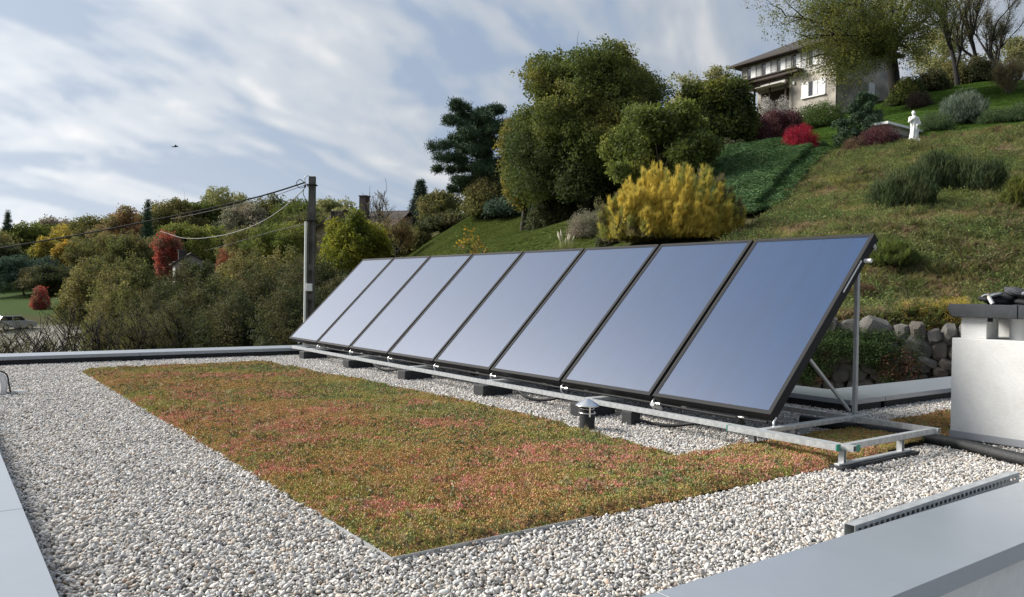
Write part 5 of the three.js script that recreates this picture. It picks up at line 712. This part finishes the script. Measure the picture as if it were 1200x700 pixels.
// ------------------------------------------------------------------ utility pole and wires
const poleD = 28;
(() => {
  const b = ground(364, poleD), top = seen(366, 207, poleD), H = top.y - b.y, p = thing('utility_pole', 'grey concrete utility pole with ladder recesses and white conduit', 'utility pole', [top.x, b.y, top.z]), w0 = 0.29, w1 = 0.21; p.rotation.y = -YAW;
  const taper = (g) => { const q = g.attributes.position; for (let i = 0; i < q.count; i++) { const k = lerp(1, w1 / w0, clamp(q.getY(i) / H)); q.setX(i, q.getX(i) * k); q.setZ(i, q.getZ(i) * k); } g.computeVertexNormals(); return metricUV(g); };
  mesh('flange', taper(new THREE.BoxGeometry(0.075, H + 0.6, 0.26, 1, 12, 1).translate(-w0 / 2 + 0.037, (H - 0.6) / 2, 0).toNonIndexed()), M.concrete, p); mesh('flange', taper(new THREE.BoxGeometry(0.075, H + 0.6, 0.26, 1, 12, 1).translate(w0 / 2 - 0.037, (H - 0.6) / 2, 0).toNonIndexed()), M.concrete, p);
  mesh('web', taper(new THREE.BoxGeometry(w0 - 0.15, H + 0.59, 0.06, 1, 12, 1).translate(0, (H - 0.6) / 2, 0).toNonIndexed()), M.concrete, p);
  for (let y = H - 3.2; y > 0.4; y -= 1.05) mesh('rung', taper(new THREE.BoxGeometry(w0 - 0.151, 0.22, 0.24).translate(0, y, 0).toNonIndexed()), M.concrete, p);
  mesh('solid_head', taper(new THREE.BoxGeometry(w0 - 0.151, 1.55, 0.25, 1, 4, 1).translate(0, H - 0.78, 0).toNonIndexed()), M.concrete, p);
  mesh('conduit', cyl(0.045, 0.045, H - 1.6, -w0 / 2 - 0.02, 0, 0.16, 10), M.pvcWhite, p); mesh('junction_box', box(0.2, 0.26, 0.12, -w0 / 2 + 0.14, seen(363, 337, poleD).y - b.y, 0.2, 0.015), M.white, p);
  mesh('clamp_band', box(w1 + 0.12, 0.05, 0.3, 0, H - 1.55, 0, 0.01), M.cableBlack, p); mesh('clamp_band', box(w1 + 0.1, 0.05, 0.3, 0, H - 0.3, 0, 0.01), M.cableBlack, p);
  mesh('top_bracket', merge([tube([V(-0.1, H - 0.4, 0.05), V(-0.22, H - 0.25, 0.06), V(-0.24, H - 0.02, 0.06), V(-0.12, H + 0.03, 0.05)], 0.016, 14, 6)]), M.galv, p);
  mesh('insulator', new THREE.LatheGeometry([[0.001, 0.12], [0.03, 0.1], [0.045, 0.06], [0.03, 0.05], [0.045, 0.02], [0.03, 0]].map(([x, y]) => new THREE.Vector2(x, y)), 14).translate(-0.24, H - 0.4, 0.06), M.blackRubber, p);
  mesh('jumper_loop', tube([V(-0.24, H - 0.25, 0.06), V(-0.42, H - 0.12, 0.07), V(-0.55, H - 0.28, 0.07), V(-0.4, H - 0.42, 0.06), V(-0.26, H - 0.36, 0.06)], 0.013, 26, 6), M.cableBlack, p);
  mesh('jumper_loop', tube([V(-0.22, H - 0.3, 0.06), V(-0.3, H - 0.6, 0.08), V(-0.16, H - 0.9, 0.1), V(-0.15, H - 1.5, 0.1)], 0.013, 26, 6), M.cableBlack, p);
  const wire = (rows, dEnd, pxEnd, r, mat, label, group) => {      // rows: photo column and row along the wire; its plan is a straight line
    const s0 = (rows[0][0] - 600) / FOCAL * poleD, s1 = (pxEnd - 600) / FOCAL * dEnd, pts = []; const N = 40;
    for (let i = 0; i <= N; i++) { const t = i / N, s = lerp(s0, s1, t), d = lerp(poleD, dEnd, t), px = pxOf(s, d); let k = 0; while (k + 2 < rows.length && rows[k + 1][0] > px) k++; const [a, ya] = rows[k], [c, yc] = rows[k + 1]; pts.push(seen(px, ya + (yc - ya) * clamp((a - px) / (a - c)), d)); }
    for (let it = 0; it < 3; it++) for (let i = 1; i < N; i++) pts[i].y = (pts[i - 1].y + 2 * pts[i].y + pts[i + 1].y) / 4;
    tag(mesh('overhead_cable', tube(pts, r, 160, 6), mat), label, 'cable', group);
  };
  wire([[357, 214], [315, 228], [270, 239], [225, 249], [180, 258], [100, 274], [0, 291], [-120, 306]], 36, -120, 0.028, std(0.012, 0.012, 0.013, 1, { side: THREE.DoubleSide }), 'thick black twisted overhead cable leaving the top of the utility pole');
  wire([[357, 217], [315, 232], [270, 242], [225, 252], [200, 257]], 40, 200, 0.012, M.cableBlack, 'thin black overhead wire just below the thick twisted cable');
  wire([[356, 222], [338, 240], [316, 256], [290, 268], [262, 276], [232, 280], [212, 279], [188, 271]], 80, 188, 0.017, std(0.26, 0.26, 0.25, 0.7), 'pale sagging overhead wire dropping towards the dark roofed cottage');
  wire([[361, 262], [320, 271], [280, 283], [240, 294]], 70, 240, 0.014, M.cableBlack, 'thin dark wire leaving the utility pole at half height');
})();
// ------------------------------------------------------------------ cottages, car, bird
function cottage(label, px, d, ridgeRow, wPx, depth, yaw, wallM, chimneyPx) {
  const g0 = ground(px, d), H = seen(px, ridgeRow, d).y - g0.y, W = wPx / FOCAL * d, t = thing('cottage', label, 'house', [g0.x, g0.y, g0.z]); t.rotation.y = -YAW + yaw;
  const rise = W * 0.3, e = H - rise, sh = new THREE.Shape(); sh.moveTo(-W / 2, -1); sh.lineTo(W / 2, -1); sh.lineTo(W / 2, e); sh.lineTo(0, H - 0.12); sh.lineTo(-W / 2, e); sh.closePath();
  const g = new THREE.ExtrudeGeometry(sh, { depth, bevelEnabled: false }); g.translate(0, 0, -depth); mesh('wall', metricUV(g), wallM, t);
  const roof = new THREE.Group(); for (const s of [-1, 1]) { const a = V(0, H, 0), b = V(s * (W / 2 + 0.5), e - 0.5 * rise / (W / 2), 0), L = a.distanceTo(b), q = box(L, 0.16, depth + 0.9, L / 2, 0.08, -depth / 2); q.rotateZ(Math.atan2(b.y - a.y, b.x - a.x)); q.translate(a.x, a.y - 0.02, 0); mesh('roof_slope', metricUV(q), M.roofTile, t); }
  const ch = mesh('chimney', span(-W * 0.22 - 0.45, -W * 0.22 + 0.45, e, H + (chimneyPx ?? 0.8), -depth * 0.5 - 0.4, -depth * 0.5 + 0.4), M.roofTile, t); mesh('chimney_cap', span(-W * 0.22 - 0.52, -W * 0.22 + 0.52, H + (chimneyPx ?? 0.8), H + (chimneyPx ?? 0.8) + 0.12, -depth * 0.5 - 0.47, -depth * 0.5 + 0.47), M.concrete, ch);
  for (const x of [-W * 0.22, W * 0.22]) { const w = mesh('window', span(x - 0.5, x + 0.5, e - 1.5, e - 0.3, 0.002, 0.03), M.glassDark, t); mesh('frame', merge([span(x - 0.56, x - 0.5, e - 1.56, e - 0.24, 0.004, 0.06), span(x + 0.5, x + 0.56, e - 1.56, e - 0.24, 0.004, 0.06), span(x - 0.5, x + 0.5, e - 0.3, e - 0.24, 0.004, 0.06), span(x - 0.5, x + 0.5, e - 1.56, e - 1.5, 0.004, 0.06)]), M.white, w); }
}
cottage('dark roofed white cottage half hidden beside the red tree', 222, 100, 297, 32, 6, 0.45, std(0.3, 0.29, 0.27, 0.9), 0.4);
cottage('ochre gabled house behind the bright yellow green tree', 402, 76, 247, 62, 9, 0.15, std(0.36, 0.29, 0.17, 0.9, { map: blotch }), 0.2);
cottage('dark roofed house with a tall chimney behind bare trees', 474, 88, 248, 62, 9, 1.2, std(0.2, 0.17, 0.14, 0.9), 1.6);
(() => {
  const b = ground(15, 84), c = thing('parked_car', 'silver hatchback parked on the pale yard below the field', 'car', [b.x, b.y + 0.02, b.z]); c.rotation.y = -YAW + 1.15;
  const paint = phys(0.5, 0.52, 0.55, 0.3, { metalness: 0.5, clearcoat: 1, clearcoatRoughness: 0.05 });
  const body = new THREE.Shape(); body.moveTo(-2.05, 0.35); body.lineTo(2.05, 0.35); body.lineTo(2.08, 0.7); body.quadraticCurveTo(1.9, 0.88, 1.15, 0.95); body.lineTo(-1.95, 0.98); body.lineTo(-2.1, 0.7); body.closePath();
  const g = new THREE.ExtrudeGeometry(body, { depth: 1.6, bevelEnabled: true, bevelSize: 0.06, bevelThickness: 0.06, bevelSegments: 3 }); g.translate(0, 0, -0.8); mesh('body', g, paint, c);
  const cab = new THREE.Shape(); cab.moveTo(1.15, 0.96); cab.lineTo(0.45, 1.42); cab.lineTo(-1.5, 1.45); cab.lineTo(-1.98, 0.98); cab.closePath(); const g2 = new THREE.ExtrudeGeometry(cab, { depth: 1.3, bevelEnabled: true, bevelSize: 0.04, bevelThickness: 0.06, bevelSegments: 2 }); g2.translate(0, 0, -0.65); mesh('cabin_glass', g2, M.glassDark, c);
  mesh('roof', span(-1.55, 0.5, 1.44, 1.51, -0.66, 0.66, 0.03), paint, c);
  for (const s of [-1, 1]) { mesh('pillar', between(V(-0.45, 0.97, s * 0.715), V(-0.5, 1.46, s * 0.7), 0.04, 0.1), paint, c); mesh('headlight', span(1.9, 2.1, 0.66, 0.8, s * 0.5 - 0.15, s * 0.5 + 0.15, 0.03), M.white, c); mesh('tail_light', span(-2.15, -2.0, 0.7, 0.9, s * 0.65 - 0.1, s * 0.65 + 0.1, 0.02), std(0.3, 0.02, 0.02, 0.3), c); mesh('mirror', span(0.75, 0.9, 0.98, 1.1, s * 0.86 - 0.09, s * 0.86 + 0.09, 0.03), paint, c); for (const x of [-1.3, 1.3]) { const w = mesh('wheel', new THREE.TorusGeometry(0.24, 0.085, 10, 24).translate(x, 0.32, s * 0.8), M.blackRubber, c); const r = cyl(0.2, 0.2, 0.1, 0, -0.05, 0, 18); r.rotateX(Math.PI / 2); r.translate(x, 0.32, s * 0.82); mesh('rim', r, M.steel, w); } }
})();
(() => {
  const p = seen(205, 172, 60), b = thing('flying_bird', 'small dark bird gliding in the sky', 'bird', [p.x, p.y, p.z]), dk = std(0.03, 0.03, 0.035, 0.8); b.rotation.y = -YAW + 0.5; b.rotation.z = 0.12;
  mesh('body', tapered([V(-0.24, 0, 0), V(-0.16, 0.0, 0), V(0, 0.005, 0), V(0.13, 0.02, 0), V(0.2, 0.025, 0), V(0.25, 0.02, 0)], [0.035, 0.025, 0.05, 0.045, 0.032, 0.004], 8), dk, b);
  for (const s of [-1, 1]) { const w = new THREE.Shape(); w.moveTo(0.07, 0); w.lineTo(0.1, 0.18); w.lineTo(0, 0.42); w.lineTo(-0.06, 0.2); w.lineTo(-0.07, 0); w.closePath(); const g = new THREE.ExtrudeGeometry(w, { depth: 0.012, bevelEnabled: false }); g.rotateX(s * Math.PI / 2 - s * 0.25); mesh('wing', g, dk, b); }
})();
renderer.render(scene, camera);
